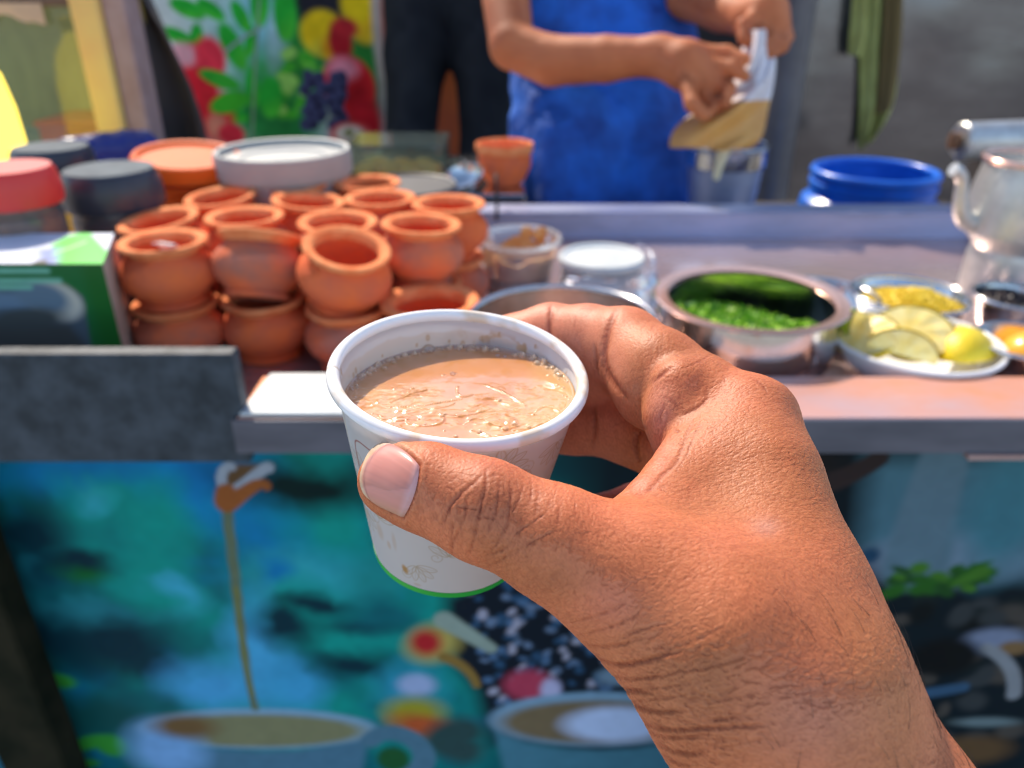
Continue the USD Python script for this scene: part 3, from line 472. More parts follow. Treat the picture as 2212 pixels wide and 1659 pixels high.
G = np.stack([np.stack([(0.0352 + 0.0085 * (0.019 + (hh - 0.012) * s) / 0.057) * np.cos(th - 2.6), (0.0352 + 0.0085 * (0.019 + (hh - 0.012) * s) / 0.057) * np.sin(th - 2.6), 0.019 + (hh - 0.012) * s + 0.004 * np.sin(th * 5) * s], -1) for s in zz], 1); obj('smear', sheet(G, 0.0012), 'chutney', t)
for dx, dy, sz in ((0.010, 0.041, 0.008), (0.028, 0.031, 0.010), (0.02, 0.037, 0.004)): s = trimesh.creation.icosphere(2, sz); s.apply_scale([1, 0.25, 1.1]); obj('chutney_blob', s.apply_translation([dx, dy, H - 0.009]), 'chutney', t)
p = at_z(1300, 551, 0.990); t = thing('lidded_tub', 'clear tub with a round white lid, wrapped in crinkled clear plastic', 'tub', (p[0], p[1], ZF + 0.0005)); H = 0.990 - ZF
obj('tub_wall', lathe([(0, 0), (0.045, 0), (0.047, 0.003), (0.0425, H - 0.008), (0.0425, H - 0.007)], 60), 'clear_plastic', t); obj('lid', lathe([(0.0425, H - 0.009), (0.046, H - 0.008), (0.0462, H - 0.002), (0.0445, H), (0.041, H - 0.0008), (0.0395, H - 0.003), (0, H - 0.0032)], 64), 'white_plastic', t)
obj('contents', lathe([(0, 0.002), (0.042, 0.002), (0.044, 0.006), (0.0415, 0.032), (0.03, 0.036), (0, 0.035)], 40, 0.02, 5), 'filter_cloth', t)
u, v = np.meshgrid(np.linspace(0, 1, 34), np.linspace(0, 1, 26), indexing='ij'); q = np.stack([u * 5, v * 5, 0 * u], -1); nz = meshkit.fbm(q, 4, 2); an = -2.4 + 3.4 * u
R_ = 0.050 + 0.010 * v + 0.012 * (meshkit.fbm(q + 9, 3, 4) - 0.3); obj('plastic_bag', sheet(np.stack([p[0] + R_ * np.cos(an) + 0.042 * np.clip(u - 0.62, 0, 1) * (1 - v), p[1] + R_ * np.sin(an), ZF + 0.002 + (1 - v) * (0.042 + 0.030 * np.clip(u - 0.5, 0, 1) + 0.02 * (nz - 0.5)) + 0.003 * nz], -1)), 'clear_plastic', smooth=12, label='crinkled clear plastic bag around the white lidded tub', cat='bag')
def metal_bowl(name, x, y, z, r, label, mats, h=None, rb=0.75, cat_='bowl', roll=0.0022):
    p = at_z(x, y, z); H = z - ZF - 0.0005; t = thing(name, label, cat_, (p[0], p[1], ZF + 0.0005))
    obj('bowl_wall', lathe([(0, 0.0), (r * rb * 0.8, 0.0), (r * rb, 0.004), (r * (rb + 1.0) / 2, H * 0.40), (r * 0.985, H - 0.001), (r * 0.965, H - 0.001), (r * (rb + 0.94) / 2, H * 0.42), (r * rb * 0.9, 0.006), (0, 0.004)], 72), mats[0], t); obj('rim', ring_of(r, H, roll), mats[1], t)
    return t, p, H
# brass pot just behind the paper cup
t, p, H = metal_bowl('brass_pot', 1216, 690, 1.0, 0.078, 'broad brass pot right behind the tea cup and the fingers', ('brass', 'steel_bright'), rb=0.9, cat_='pot', roll=0.0032)
# pan of chopped herbs
p = at_z(1621, 645, 1.0); t = thing('steel_pan', 'round steel pan with a broad flat rim, holding chopped green herbs', 'pan', (p[0], p[1], ZF + 0.0005)); H = 1.0 - ZF
obj('pan_wall', lathe([(0, 0), (0.060, 0), (0.070, 0.003), (0.0775, 0.018), (0.0785, 0.034), (0.0755, H - 0.006), (0.0745, H - 0.002), (0.073, H - 0.0025), (0.0765, 0.034), (0.0755, 0.018), (0.068, 0.006), (0, 0.004)], 80), 'steel_bright', t)
obj('rim', lathe([(0.0725, H - 0.003), (0.0745, H - 0.0015), (0.0832, H - 0.0005), (0.0846, H + 0.001), (0.0832, H + 0.0024), (0.0750, H + 0.0016), (0.0722, H + 0.0002)], 80), 'steel_rim', t)
hm = np.random.default_rng(3); NL = 4200
def leaf_cloud(n, R, zf, size, rngx, flat=0.6, keep=None):
    a, rr = rngx.uniform(0, 2 * np.pi, n), R * np.sqrt(rngx.random(n)); x, y = rr * np.cos(a), rr * np.sin(a); k_ = keep(x, y) if keep else np.ones(n, bool); x, y = x[k_], y[k_]; n = len(x); z = zf(x, y) + rngx.uniform(-0.004, 0.004, n); V = []; F = []
    for i in range(n):
        d = rngx.normal(size=3) * [1, 1, flat]; d /= np.linalg.norm(d); e = np.cross(d, rngx.normal(size=3)); e /= np.linalg.norm(e); s = size * rngx.uniform(0.4, 1.5); c = np.array([x[i], y[i], z[i]]); w = np.cross(d, e) * s * 0.25
        V += [c - d * s, c + e * s * 0.36 + w, c + d * s, c - e * s * 0.36 + w]; F += [[4 * i, 4 * i + 1, 4 * i + 2], [4 * i, 4 * i + 2, 4 * i + 3]]
    return trimesh.Trimesh(np.array(V), np.array(F), process=False)
zf = lambda x, y: 0.031 + 0.020 * np.clip(-x * 5.5 - y * 8 + 0.42, 0, 1.0) + 0.004 * meshkit.noise(np.stack([x * 90 + 7, y * 90 + 7, 0 * x], -1), 2)
hb = thing('chopped_herbs', 'heap of chopped green coriander in the steel pan', 'herbs', (p[0], p[1], ZF + 0.0005)); tag(hb, kind='stuff')
lm = leaf_cloud(NL, 0.069, zf, 0.0052, hm, 0.8, keep=lambda x, y: -x * 5.5 - y * 8 + 0.46 > 0); pal = np.array([(0.15, 0.38, 0.015), (0.30, 0.56, 0.03), (0.50, 0.74, 0.09), (0.06, 0.20, 0.015), (0.64, 0.78, 0.26)]); mat_col('herb_leaf', rough=0.5, spec=0.3); obj('leaves', lm, 'herb_leaf', hb, smooth=False, col=np.repeat(pal[hm.choice(5, len(lm.vertices) // 4, p=(.3, .3, .2, .13, .07))], 4, 0)); rr = np.linspace(0, 0.0735, 14); obj('wet_bed', lathe([(r, 0.016 + 0.0 * r) for r in rr[::-1]], 40), 'herb_dark', hb)
a = at_z(1412, 646, ZF); obj('herb_sprig', leaf_cloud(60, 0.012, lambda x, y: 0.008 + 0 * x, 0.006, hm).apply_translation([a[0], a[1], ZF + 0.006]), 'herb', smooth=False, label='stray green herb sprig on the worktop beside the pan', cat='herb sprig')
t, p, H = metal_bowl('steel_plate', 1772, 640, 0.968, 0.056, 'shallow shiny steel plate tucked behind the herb pan', ('steel_bright', 'steel_bright'), rb=0.82, cat_='plate')
def shreds(n, R, zf, L, w, rngx):
    V = []; F = []
    for i in range(n):
        a, r = rngx.uniform(0, 2 * np.pi), R * math.sqrt(rngx.random()); c = np.array([r * math.cos(a), r * math.sin(a), 0]); c[2] = zf(c[0], c[1]) + rngx.uniform(-0.003, 0.003)
        d = rngx.normal(size=3) * [1, 1, 0.45]; d /= np.linalg.norm(d); e = np.cross(d, [0.1, 0.2, 1]); e /= np.linalg.norm(e); f = np.cross(d, e); s = L * rngx.uniform(0.5, 1.2); ww = w * rngx.uniform(0.7, 1.3); k = len(V)
        for t_ in (-1, 1):
            for o in (e, -0.5 * e + 0.87 * f, -0.5 * e - 0.87 * f): V.append(c + d * s * t_ + o * ww)
        F += [[k, k + 1, k + 4], [k, k + 4, k + 3], [k + 1, k + 2, k + 5], [k + 1, k + 5, k + 4], [k + 2, k, k + 3], [k + 2, k + 3, k + 5], [k, k + 2, k + 1], [k + 3, k + 4, k + 5]]
    return trimesh.Trimesh(np.array(V), np.array(F), process=False)
t, p, H = metal_bowl('steel_bowl', 1966, 636, 0.975, 0.0545, 'small steel bowl filled with grated yellow ginger', ('steel_bright', 'steel_bright'), rb=0.7)
gz = lambda x, y: 0.026 + 0.018 * math.exp(-(((x - 0.008) / 0.03) ** 2 + ((y + 0.006) / 0.035) ** 2))
gg = thing('grated_ginger', 'heap of grated yellow ginger in the small steel bowl', 'ginger', (p[0], p[1], ZF + 0.0005)); tag(gg, kind='stuff'); obj('shreds', shreds(2600, 0.046, gz, 0.0038, 0.0008, hm), 'ginger', gg, smooth=False); obj('mound', lathe([(0.044, 0.018), (0.035, 0.028), (0.022, 0.036), (0.0, 0.040)], 40, 0.03, 2).apply_translation([0.004, -0.004, 0]), 'ginger', gg)
t, p, H = metal_bowl('steel_bowl', 2198, 640, 0.975, 0.0400, 'small steel bowl of black seeds at the right edge', ('steel_bright', 'steel_bright'), rb=0.7)
bs = thing('black_seeds', 'black seeds heaped in the small bowl at the right edge', 'seeds', (p[0], p[1], ZF + 0.0005)); tag(bs, kind='stuff'); obj('seeds', shreds(1500, 0.034, lambda x, y: 0.030 + 0.004 * math.cos(x * 60), 0.0022, 0.0013, hm), 'black_seed', bs, smooth=False); obj('mound', lathe([(0.034, 0.024), (0.02, 0.030), (0, 0.031)], 32), 'black_seed', bs)
t, p, H = metal_bowl('steel_bowl', 2215, 738, 0.978, 0.0400, 'steel bowl with an orange fruit at the lower right edge', ('steel_bright', 'steel_bright'), rb=0.7)
f = trimesh.creation.icosphere(4, 0.024); f.vertices *= 1 + 0.015 * (meshkit.fbm(f.vertices * 90 + 5, 3, 1)[:, None] - 0.5); f.apply_scale([1, 1, 0.92]); fr = thing('orange', 'shiny orange fruit in the steel bowl at the right edge', 'orange', (p[0] + 0.006, p[1] - 0.004, ZF + 0.030)); obj('peel', f, 'orange_fruit', fr); obj('stalk_end', lathe([(0.0035, 0.0218), (0.002, 0.0228), (0, 0.0226)], 12), 'lime_skin', fr)
obj('red_paste', lathe([(0.0355, 0.026), (0.02, 0.027), (0, 0.027)], 36, 0.02, 5).apply_translation([p[0], p[1], ZF + 0.0005]), 'chutney_red', label='dark red paste around the orange in the right edge bowl', cat='paste')
# white bowl of cut lemons
p = at_z(1979, 735, 0.973); t = thing('white_bowl', 'white bowl of cut lemons beside the herb pan', 'bowl', (p[0], p[1], ZF + 0.0005)); H = 0.973 - ZF; R = 0.0685
obj('bowl_wall', lathe([(0, 0), (0.036, 0), (0.038, 0.003), (0.055, 0.016), (0.064, 0.028), (R, H - 0.001), (R - 0.0015, H), (0.0625, 0.029), (0.053, 0.018), (0.036, 0.0065), (0, 0.006)], 80), 'bowl_white', t); obj('rim', ring_of(R, H - 0.0005, 0.0021, 80), 'bowl_white', t)
def lemon_part(kind, loc, rot, s, label, skin='lemon_skin'):
    m = trimesh.creation.icosphere(4, 1.0); v = np.array(m.vertices); v[:, 0] *= 1.28; v[:, 0] += 0.12 * np.sign(v[:, 0]) * np.clip(np.abs(v[:, 0]) - 1.05, 0, 1) * 2
    v *= 1 + 0.02 * (meshkit.fbm(v * 6 + 5, 3, 1)[:, None] - 0.5); m.vertices = v
    planes = {'half': [((0, 0, 0), (0, 0, -1))], 'wedge': [((0, 0, 0), (0, 0.25, -1)), ((0, 0, 0), (0, 0.75, 0.75))], 'whole': []}[kind]
    t = thing('lemon_piece' if kind != 'whole' else 'lemon', label, 'lemon', group=None, matrix=trimesh.transformations.translation_matrix(loc) @ trimesh.transformations.euler_matrix(*[math.radians(a) for a in rot]) @ np.diag([s, s, s, 1]))
    caps = []
    for o, n_ in planes:
        full = trimesh.intersections.slice_mesh_plane(m, n_, o, cap=False); m = full
    obj('peel', m, skin, t)
    for o, n_ in planes:
        u_ = np.array([1.0, 0, 0]); w_ = np.cross(n_, u_); w_ /= np.linalg.norm(w_); half = kind == 'wedge'
        th = np.linspace(0, np.pi if half else 2 * np.pi, 49); sgn = 1 if (half and any(np.dot(w_, q[1]) > 0.1 for q in planes if q[1] is not n_)) else (-1 if half else 1)
        ringp = [np.array([0, 0, 0.0])] + [u_ * 1.20 * k * math.cos(a) + sgn * w_ * 0.93 * k * math.sin(a) + np.array(n_) / np.linalg.norm(n_) * (-0.012 + 0.02 * math.cos(8 * a) * (k > 0.3) * (k < 0.9)) for k in (0.3, 0.6, 0.85, 1.0) for a in th]
        K = len(th); F = [[0, 1 + i, 2 + i] for i in range(K - 1)]
        for r_i in range(3):
            for i in range(K - 1): a = 1 + r_i * K + i; F += [[a, a + K, a + K + 1], [a, a + K + 1, a + 1]]
        obj('cut_face', trimesh.Trimesh(np.array(ringp), np.array(F), process=False), 'lemon_pith', t)
b = np.array([p[0], p[1], ZF])
lemon_part('wedge', b + [-0.036, 0.016, 0.055], (-35, 25, 40), 0.027, 'bright green lime wedge standing up in the white bowl', 'lime_skin')
lemon_part('half', b + [-0.008, -0.006, 0.049], (40, 0, -26), 0.026, 'pale cut lemon half lying face up in the middle of the white bowl')
lemon_part('half', b + [0.035, -0.012, 0.030], (170, 10, 60), 0.025, 'round lemon half with its yellow peel up, at the outer side of the white bowl')
lemon_part('half', b + [-0.047, -0.004, 0.046], (38, -10, -42), 0.022, 'cut lemon slice leaning on the rim nearest the herb pan')
lemon_part('wedge', b + [-0.026, -0.030, 0.038], (70, 8, -25), 0.023, 'deep yellow lemon wedge at the front of the white bowl')
# ------------------------------------------------------------------ kettle at the right end
p = at_z(2244, 345, 1.088); p = np.array([p[0], p[1], ZF + 0.0005]); H = 1.088 - p[2]; t = thing('kettle', 'old shiny aluminium kettle with a curved spout standing at the right end of the counter', 'kettle', p)
obj('kettle_body', lathe([(0, 0), (0.040, 0), (0.0425, 0.004), (0.0425, 0.050), (0.040, 0.060), (0.044, 0.068), (0.054, 0.078), (0.0555, 0.095), (0.0535, 0.122), (0.050, H - 0.012), (0.049, H - 0.002), (0.047, H - 0.002), (0.047, H - 0.014), (0.052, 0.10), (0.03, 0.07), (0, 0.068)], 64, 0.006, 3), 'aluminium', t)
obj('rim', ring_of(0.0495, H, 0.0030, 64), 'steel_rim', t); obj('spout', tube([(-0.044, -0.004, 0.090), (-0.062, -0.006, 0.092), (-0.074, -0.008, 0.112), (-0.080, -0.010, 0.136), (-0.092, -0.012, 0.146)], [0.012, 0.0095, 0.0075, 0.0062, 0.0068], 16), 'aluminium', t)
obj('handle', tube([(0.050, 0.0, 0.118), (0.085, 0.0, 0.126), (0.094, 0.0, 0.098), (0.080, 0.0, 0.070), (0.052, 0.0, 0.076)], 0.0045, 10), 'steel_rim', t)
p = at_y(2185, 300, 1.14); t = thing('steel_canister', 'dented steel canister lying on its side behind the kettle', 'canister'); m = lathe([(0, 0), (0.024, 0), (0.027, 0.004), (0.027, 0.16), (0.024, 0.166), (0, 0.166)], 48, 0.03, 4).apply_transform(trimesh.transformations.rotation_matrix(math.pi / 2, [0, 1, 0.12])); obj('canister_body', m.apply_translation(p + [-0.045, 0.05, -0.012]), 'aluminium', t); obj('canister_cap', lathe([(0, 0), (0.010, 0), (0.012, 0.004), (0.012, 0.012), (0, 0.012)], 24).apply_transform(trimesh.transformations.rotation_matrix(-math.pi / 2, [0, 1, 0.12])).apply_translation(p + [-0.0455, 0.05, -0.012]), 'rust', t)
obj('canister_stand', box(p[0] + 0.0, p[0] + 0.16, p[1] + 0.02, p[1] + 0.09, 0.0, p[2] - 0.040), 'dark_wall', label='dark stand holding up the steel canister', cat='stand')

# ------------------------------------------------------------------ things behind the counter
p = at_y(1890, 372, 1.46); zt = p[2]; t = thing('blue_barrel', 'open bright blue plastic barrel behind the counter', 'barrel', (p[0], p[1], 0.0)); R = 0.108
obj('barrel_wall', lathe([(0, 0.01), (R * 1.08, 0.0), (R * 1.12, 0.02), (R * 1.25, 0.4), (R * 1.22, zt - 0.10), (R * 1.12, zt - 0.050), (R * 1.0, zt - 0.040), (R * 0.99, zt - 0.026), (R * 1.03, zt - 0.024), (R * 1.03, zt - 0.016), (R * 0.99, zt - 0.014), (R * 0.99, zt), (R * 0.94, zt), (R * 0.93, zt - 0.06), (R * 1.1, zt - 0.12), (R * 1.15, 0.4), (R * 1.02, 0.03), (0, 0.03)], 72), 'blue_plastic', t); obj('rim', ring_of(R * 0.975, zt, 0.0075, 72), 'blue_plastic', t)
p = at_y(1572, 312, 1.30); zt = p[2]; t = thing('steel_bucket', 'steel bucket under the dripping filter cloth', 'bucket', (p[0], p[1], 0.85)); H = zt - 0.85
obj('bucket_wall', lathe([(0, 0), (0.044, 0), (0.046, 0.003), (0.062, H - 0.004), (0.060, H - 0.004), (0.043, 0.006), (0, 0.005)], 56), 'steel_grey', t); obj('rim', ring_of(0.0625, H, 0.0028, 56), 'steel_bright', t); obj('collar', lathe([(0.0600, H - 0.032), (0.0625, H - 0.031), (0.0632, H - 0.006), (0.061, H - 0.005)], 56), 'steel_bright', t)
obj('stove_table', box(0.10, 1.0, 1.17, 1.62, 0.80, 0.848, 0.003), 'dark_wall', label='dark stove table behind the counter carrying the bucket', cat='table')
obj('orange_cabinet', box(at_y(880, 300, 2.35)[0], at_y(1060, 300, 2.35)[0], 2.35, 2.38, 0.0, at_y(960, 130, 2.35)[2], 0.004), 'orange_paint', label='orange painted cabinet seen between the black trouser legs', cat='cabinet')
# back wall and metal sheet
obj('back_wall', box(-3.2, 3.2, 2.90, 3.0, 0, 1.55), 'dark_wall', kind='structure')
x0 = at_y(1700, 100, 2.10)[0]
st = thing('steel_screen', 'tall dull steel screen with blurred reflections behind the blue barrel', 'screen')
u, v = np.meshgrid(np.linspace(0, 1, 60), np.linspace(0, 1, 40), indexing='ij'); q = np.stack([u * 4, v * 3, 0 * u], -1); dn = (meshkit.fbm(q, 3, 3) - 0.5) * 0.045
obj('sheet', sheet(np.stack([x0 + u * 1.35, 2.10 + dn, 0.25 + v * 1.35], -1)[:, ::-1], 0.003), 'steel_sheet', st); obj('edge_trim', cat(box(x0 - 0.02, x0 - 0.002, 2.08, 2.13, 0.0, 1.62, 0.004)), 'grey_post', st)
px_ = at_y(1690, 200, 1.95)[0]; t = thing('steel_column', 'grey round metal column between the filter cloth and the steel screen', 'column', (px_, 1.95, 0)); obj('shaft', lathe([(0, 0), (0.046, 0), (0.046, 1.75), (0, 1.75)], 40), 'grey_post', t); obj('base_flange', lathe([(0.047, 0.0), (0.075, 0.0), (0.075, 0.012), (0.047, 0.014)], 40), 'grey_post', t)
# towel hung on a nail in the screen
def drape(pts, folds, depth, thick, seed, n=40, m=30, base=None, y=None):
    left = curve([q[:2] for q in pts], n); right = curve([q[2:] for q in pts], n); G = np.zeros((n, m, 3)); s = np.linspace(0, 1, m)
    for i in range(n):
        for j in range(m): G[i, j] = at_y(left[i, 0] + (right[i, 0] - left[i, 0]) * s[j], left[i, 1] + (right[i, 1] - left[i, 1]) * s[j], y)
    w = np.sin(s[None, :] * folds * 2 * np.pi + np.linspace(0, 1.4, n)[:, None]) + 0.7 * (meshkit.fbm(np.stack([np.linspace(0, 3, n)[:, None] + 0 * s[None], 5 * s[None] + 0 * np.linspace(0, 1, n)[:, None], np.zeros((n, m))], -1), 3, seed) - 0.5)
    G[..., 1] += depth * w; return sheet(G, thick)
t = thing('green_towel', 'olive green towel with a brown fold hanging on the steel screen', 'towel')
obj('towel_main', drape([(1872, -160, 1946, -160), (1868, 0, 1944, 0), (1862, 120, 1944, 100), (1862, 200, 1942, 190), (1858, 300, 1905, 280), (1856, 325, 1880, 300)], 2.0, 0.012, 0.004, 3, y=2.065), 'towel', t); obj('towel_corner', drape([(1850, -160, 1880, -160), (1846, 0, 1876, 0), (1840, 70, 1874, 80), (1836, 118, 1862, 124)], 1.0, 0.008, 0.004, 5, y=2.045), 'towel', t); obj('towel_fold', drape([(1915, -160, 1952, -160), (1915, 0, 1952, 0), (1908, 120, 1948, 110), (1896, 250, 1930, 230)], 1.0, 0.008, 0.004, 6, y=2.042), 'towel_brown', t)
nail = at_y(1905, -165, 2.03); obj('hook', tube([nail + [0, 0.07, 0.0], nail + [0, 0.0, 0.0], nail + [0, -0.045, 0.012]], 0.005), 'soot', t)
# fruit banner
YF = 2.25
W0 = at_y(300, 330, YF)[0] - 0.12; W1 = at_y(835, 330, YF)[0] + 0.03; Z0 = 0.55; Z1_ = 1.42
B = Print((W0, YF, Z0), (1, 0, 0), (0, 0, 1), W1 - W0, Z1_ - Z0, 360, 330)
def fb(x, y): q = at_y(x, y, YF); return np.array([q[0] - W0, q[2] - Z0])
kf = 1.0 / FOC * 2.25
def Ef(x, y, rx, ry, col, soft=0.25, rot=0.0, shade=None): return B.ell(fb(x, y), rx * kf, ry * kf, -rot, col, soft, shade)
B.c[:] = (0.62, 0.68, 0.70)
Ef(560, 120, 110, 170, (0.30, 0.62, 0.62), 1.2); Ef(600, 200, 70, 160, (0.06, 0.42, 0.16), 1.0); Ef(560, 40, 40, 60, (0.25, 0.60, 0.70), 0.9); Ef(640, 60, 50, 90, (0.02, 0.30, 0.06), 0.8); Ef(700, 0, 60, 50, (0.015, 0.016, 0.022), 0.5); Ef(690, 20, 40, 50, (0.02, 0.02, 0.03), 0.6)
Ef(600, 90, 20, 60, (0.45, 0.68, 0.82), 0.9, 0.2); Ef(560, 250, 60, 60, (0.02, 0.26, 0.06), 1.0); Ef(620, 270, 60, 50, (0.02, 0.22, 0.05), 1.0); Ef(700, 160, 110, 70, (0.03, 0.24, 0.03), 1.0); Ef(770, 230, 60, 100, (0.09, 0.05, 0.02), 0.8); Ef(780, 130, 40, 60, (0.02, 0.20, 0.03), 0.8)
for k in range(40): Ef(rng.uniform(600, 700), rng.uniform(110, 250), rng.uniform(9, 18), rng.uniform(8, 14), [(0.06, 0.42, 0.03), (0.15, 0.55, 0.06), (0.02, 0.22, 0.04), (0.30, 0.62, 0.12)][rng.integers(4)], 0.6, rng.uniform(-1, 1))
for x, y, rx, ry, r in ((405, 18, 36, 16, 0.35), (455, 20, 30, 14, 0.6), (385, 78, 34, 13, 0.4), (425, 85, 14, 30, 0.2), (502, 100, 20, 46, -0.35), (462, 168, 44, 17, 0.30), (492, 222, 42, 20, -0.28), (560, 10, 18, 40, 0.2), (545, 190, 14, 40, 0.1), (520, 35, 14, 30, -0.4), (505, 250, 30, 14, 0.1), (540, 90, 10, 30, 0.3), (585, 210, 24, 40, 0.2), (615, 30, 22, 50, 0.1)):
    Ef(x, y, rx, ry, (0.02, 0.42, 0.04), 0.3, r, (0.10, 0.60, 0.04))
B.line([fb(470, 130), fb(520, 85), fb(565, 60)], 0.004, 0.003, (0.30, 0.34, 0.42)); B.line([fb(560, 0), fb(552, 120), fb(545, 300)], 0.004, 0.004, (0.18, 0.30, 0.20))
Ef(425, 165, 42, 62, (0.80, 0.020, 0.045), 0.2, 0.15); Ef(395, 118, 30, 22, (0.75, 0.36, 0.45), 0.7); Ef(455, 125, 30, 40, (0.82, 0.04, 0.08), 0.4); Ef(462, 250, 40, 60, (0.70, 0.02, 0.04), 0.5); Ef(470, 275, 22, 26, (0.70, 0.25, 0.18), 0.7); Ef(500, 290, 28, 22, (0.7, 0.03, 0.06), 0.4); Ef(475, 172, 42, 15, (0.04, 0.44, 0.04), 0.3, 0.35); Ef(495, 222, 42, 19, (0.05, 0.46, 0.03), 0.3, -0.3)
Ef(697, 72, 44, 42, (0.82, 0.56, 0.01), 0.3, 0, (0.60, 0.72, 0.10)); Ef(720, 105, 24, 26, (0.80, 0.36, 0.01), 0.6); Ef(790, 30, 42, 52, (0.85, 0.42, 0.01), 0.3, 0, (0.85, 0.66, 0.03)); Ef(770, 8, 30, 40, (0.84, 0.60, 0.01), 0.5)
Ef(735, 90, 24, 40, (0.40, 0.01, 0.02), 0.5); Ef(745, 60, 26, 18, (0.5, 0.02, 0.03), 0.6)
Ef(752, 187, 54, 58, (0.60, 0.012, 0.02), 0.16, 0, (0.82, 0.03, 0.03)); Ef(740, 150, 30, 22, (0.78, 0.26, 0.34), 0.9); Ef(770, 215, 30, 36, (0.36, 0.006, 0.012), 0.9); Ef(790, 270, 34, 50, (0.48, 0.01, 0.02), 0.6)
for k in range(46): x, y = rng.uniform(655, 745), rng.uniform(160, 270); Ef(x, y, 12, 12, (0.055, 0.06, 0.14), 0.4, 0, [(0.16, 0.18, 0.40), (0.10, 0.11, 0.24)][rng.integers(2)]); Ef(x + 4, y + 5, 7, 7, (0.015, 0.014, 0.035), 0.8)
Ef(758, 292, 44, 26, (0.70, 0.10, 0.10), 0.3); Ef(756, 290, 30, 18, (0.72, 0.62, 0.52), 0.4); Ef(754, 287, 10, 7, (0.20, 0.22, 0.04), 0.6)
Ef(820, 60, 14, 120, (0.50, 0.42, 0.38), 0.7); Ef(840, 60, 14, 90, (0.6, 0.10, 0.06), 0.7)
B.c *= (0.62 + 0.76 * B.q(26, 3))[..., None]; mB, cB = B.mesh(); bn = thing('fruit_banner', 'printed banner of green leaves, red apple, grapes, lemons and pomegranate', 'banner'); obj('print', mB, 'print', bn, smooth=False, col=cB); obj('backing', box(W0, W1, YF + 0.004, YF + 0.012, Z0, Z1_), 'white_plastic', bn); obj('pole', box(W0 + 0.02, W0 + 0.05, YF + 0.014, YF + 0.04, 0.0, Z1_), 'grey_post', bn); obj('pole', box(W1 - 0.05, W1 - 0.02, YF + 0.014, YF + 0.04, 0.0, Z1_), 'grey_post', bn)
# dark cloth hanging in front of the banner
obj('dark_cloth', drape([(262, -160, 288, -160), (268, 0, 322, 0), (276, 60, 352, 50), (284, 130, 385, 110), (292, 200, 425, 190), (300, 260, 450, 260), (305, 345, 470, 345)], 1.6, 0.03, 0.004, 8, y=1.75), 'cloth_dark', label='dark grey cloth hanging beside the yellow post, in front of the fruit banner', cat='cloth')
# glass cabinet at the left edge
Yc = 1.48; xr = at_y(236, 170, Yc)[0]
t = thing('display_cabinet', 'glass fronted cabinet with reflections painted on the back board, yellow post at left edge', 'cabinet')
xp = lambda x, y: at_y(x, y, Yc)[0]
obj('corner_post', box(xr - 0.028, xr + 0.022, Yc - 0.03, Yc + 0.03, 0.0, 1.40, 0.004), 'post_tan', t); obj('outer_post', box(xr + 0.0225, xr + 0.062, Yc - 0.02, Yc + 0.04, 0.0, 1.40, 0.003), 'pink_wood', t)
obj('glass_pane', box(xr - 0.75, xr - 0.029, Yc - 0.004, Yc, 0.80, 1.235), 'glass_green', t); obj('back_board', box(xr - 0.75, xr - 0.029, Yc + 0.26, Yc + 0.27, 0.80, 1.30), 'olive_reflections', t); obj('shelf_board', box(xr - 0.75, xr - 0.029, Yc + 0.002, Yc + 0.255, 0.960, 0.9722), 'olive_reflections', t)
obj('top_rail', box(xr - 0.75, xr - 0.029, Yc - 0.012, Yc + 0.02, at_y(100, 14, Yc)[2], 1.36, 0.003), 'dark_wood', t)
u, v = np.meshgrid(np.linspace(0, 1, 60), np.linspace(0, 1, 8), indexing='ij'); z_ = at_y(100, 14, Yc)[2]; dr = 0.012 + 0.045 * np.clip(meshkit.fbm(np.stack([u * 9, 0 * u, 0 * u], -1), 3, 5) - 0.35, 0, 1); obj('torn_edge', sheet(np.stack([xr - 0.70 + u * 0.62, Yc - 0.0135 + 0 * u, z_ + 0.006 - v * dr], -1), 0.002), 'plaster', t)
MATS['lamp_glow'] = usdkit.material(stage, '/World/Looks/lamp_glow', {'e': ('emission', {'color': (1.0, 0.72, 0.10), 'strength': 1.8})}, [], surface='e.emission')
p = at_y(4, 275, 1.30); t = thing('yellow_lamp', 'glowing yellow lamp at the far left edge behind the jars', 'lamp', (p[0] - 0.03, p[1], ZS)); obj('shade', lathe([(0, 0), (0.05, 0), (0.055, 0.004), (0.052, 0.10), (0.044, 0.15), (0.02, 0.19), (0.018, 0.21), (0, 0.21)], 40), 'lamp_glow', t); obj('cap', lathe([(0.0185, 0.195), (0.024, 0.195), (0.024, 0.222), (0, 0.222)], 30), 'yellow_plastic', t)
YR = 1.56; a = at_y(88, 300, YR); b = at_y(275, 268, YR); t = thing('orange_crate', 'shallow orange plastic crate behind the dark lidded jars', 'crate', (0, 0, 0)); zt = at_y(160, 274, YR)[2]
obj('front_side', box(a[0], b[0], YR, YR + 0.006, ZS, zt, 0.002), 'orange_plastic', t); obj('rear_side', box(a[0], b[0], YR + 0.14, YR + 0.146, ZS, zt, 0.002), 'orange_plastic', t); obj('end_side', box(a[0], a[0] + 0.006, YR + 0.007, YR + 0.139, ZS, zt, 0.002), 'orange_plastic', t); obj('end_side', box(b[0] - 0.006, b[0], YR + 0.007, YR + 0.139, ZS, zt, 0.002), 'orange_plastic', t); obj('top_lid', box(a[0] - 0.004, b[0] + 0.004, YR - 0.006, YR + 0.15, zt + 0.0004, zt + 0.010, 0.002), 'orange_plastic', t)
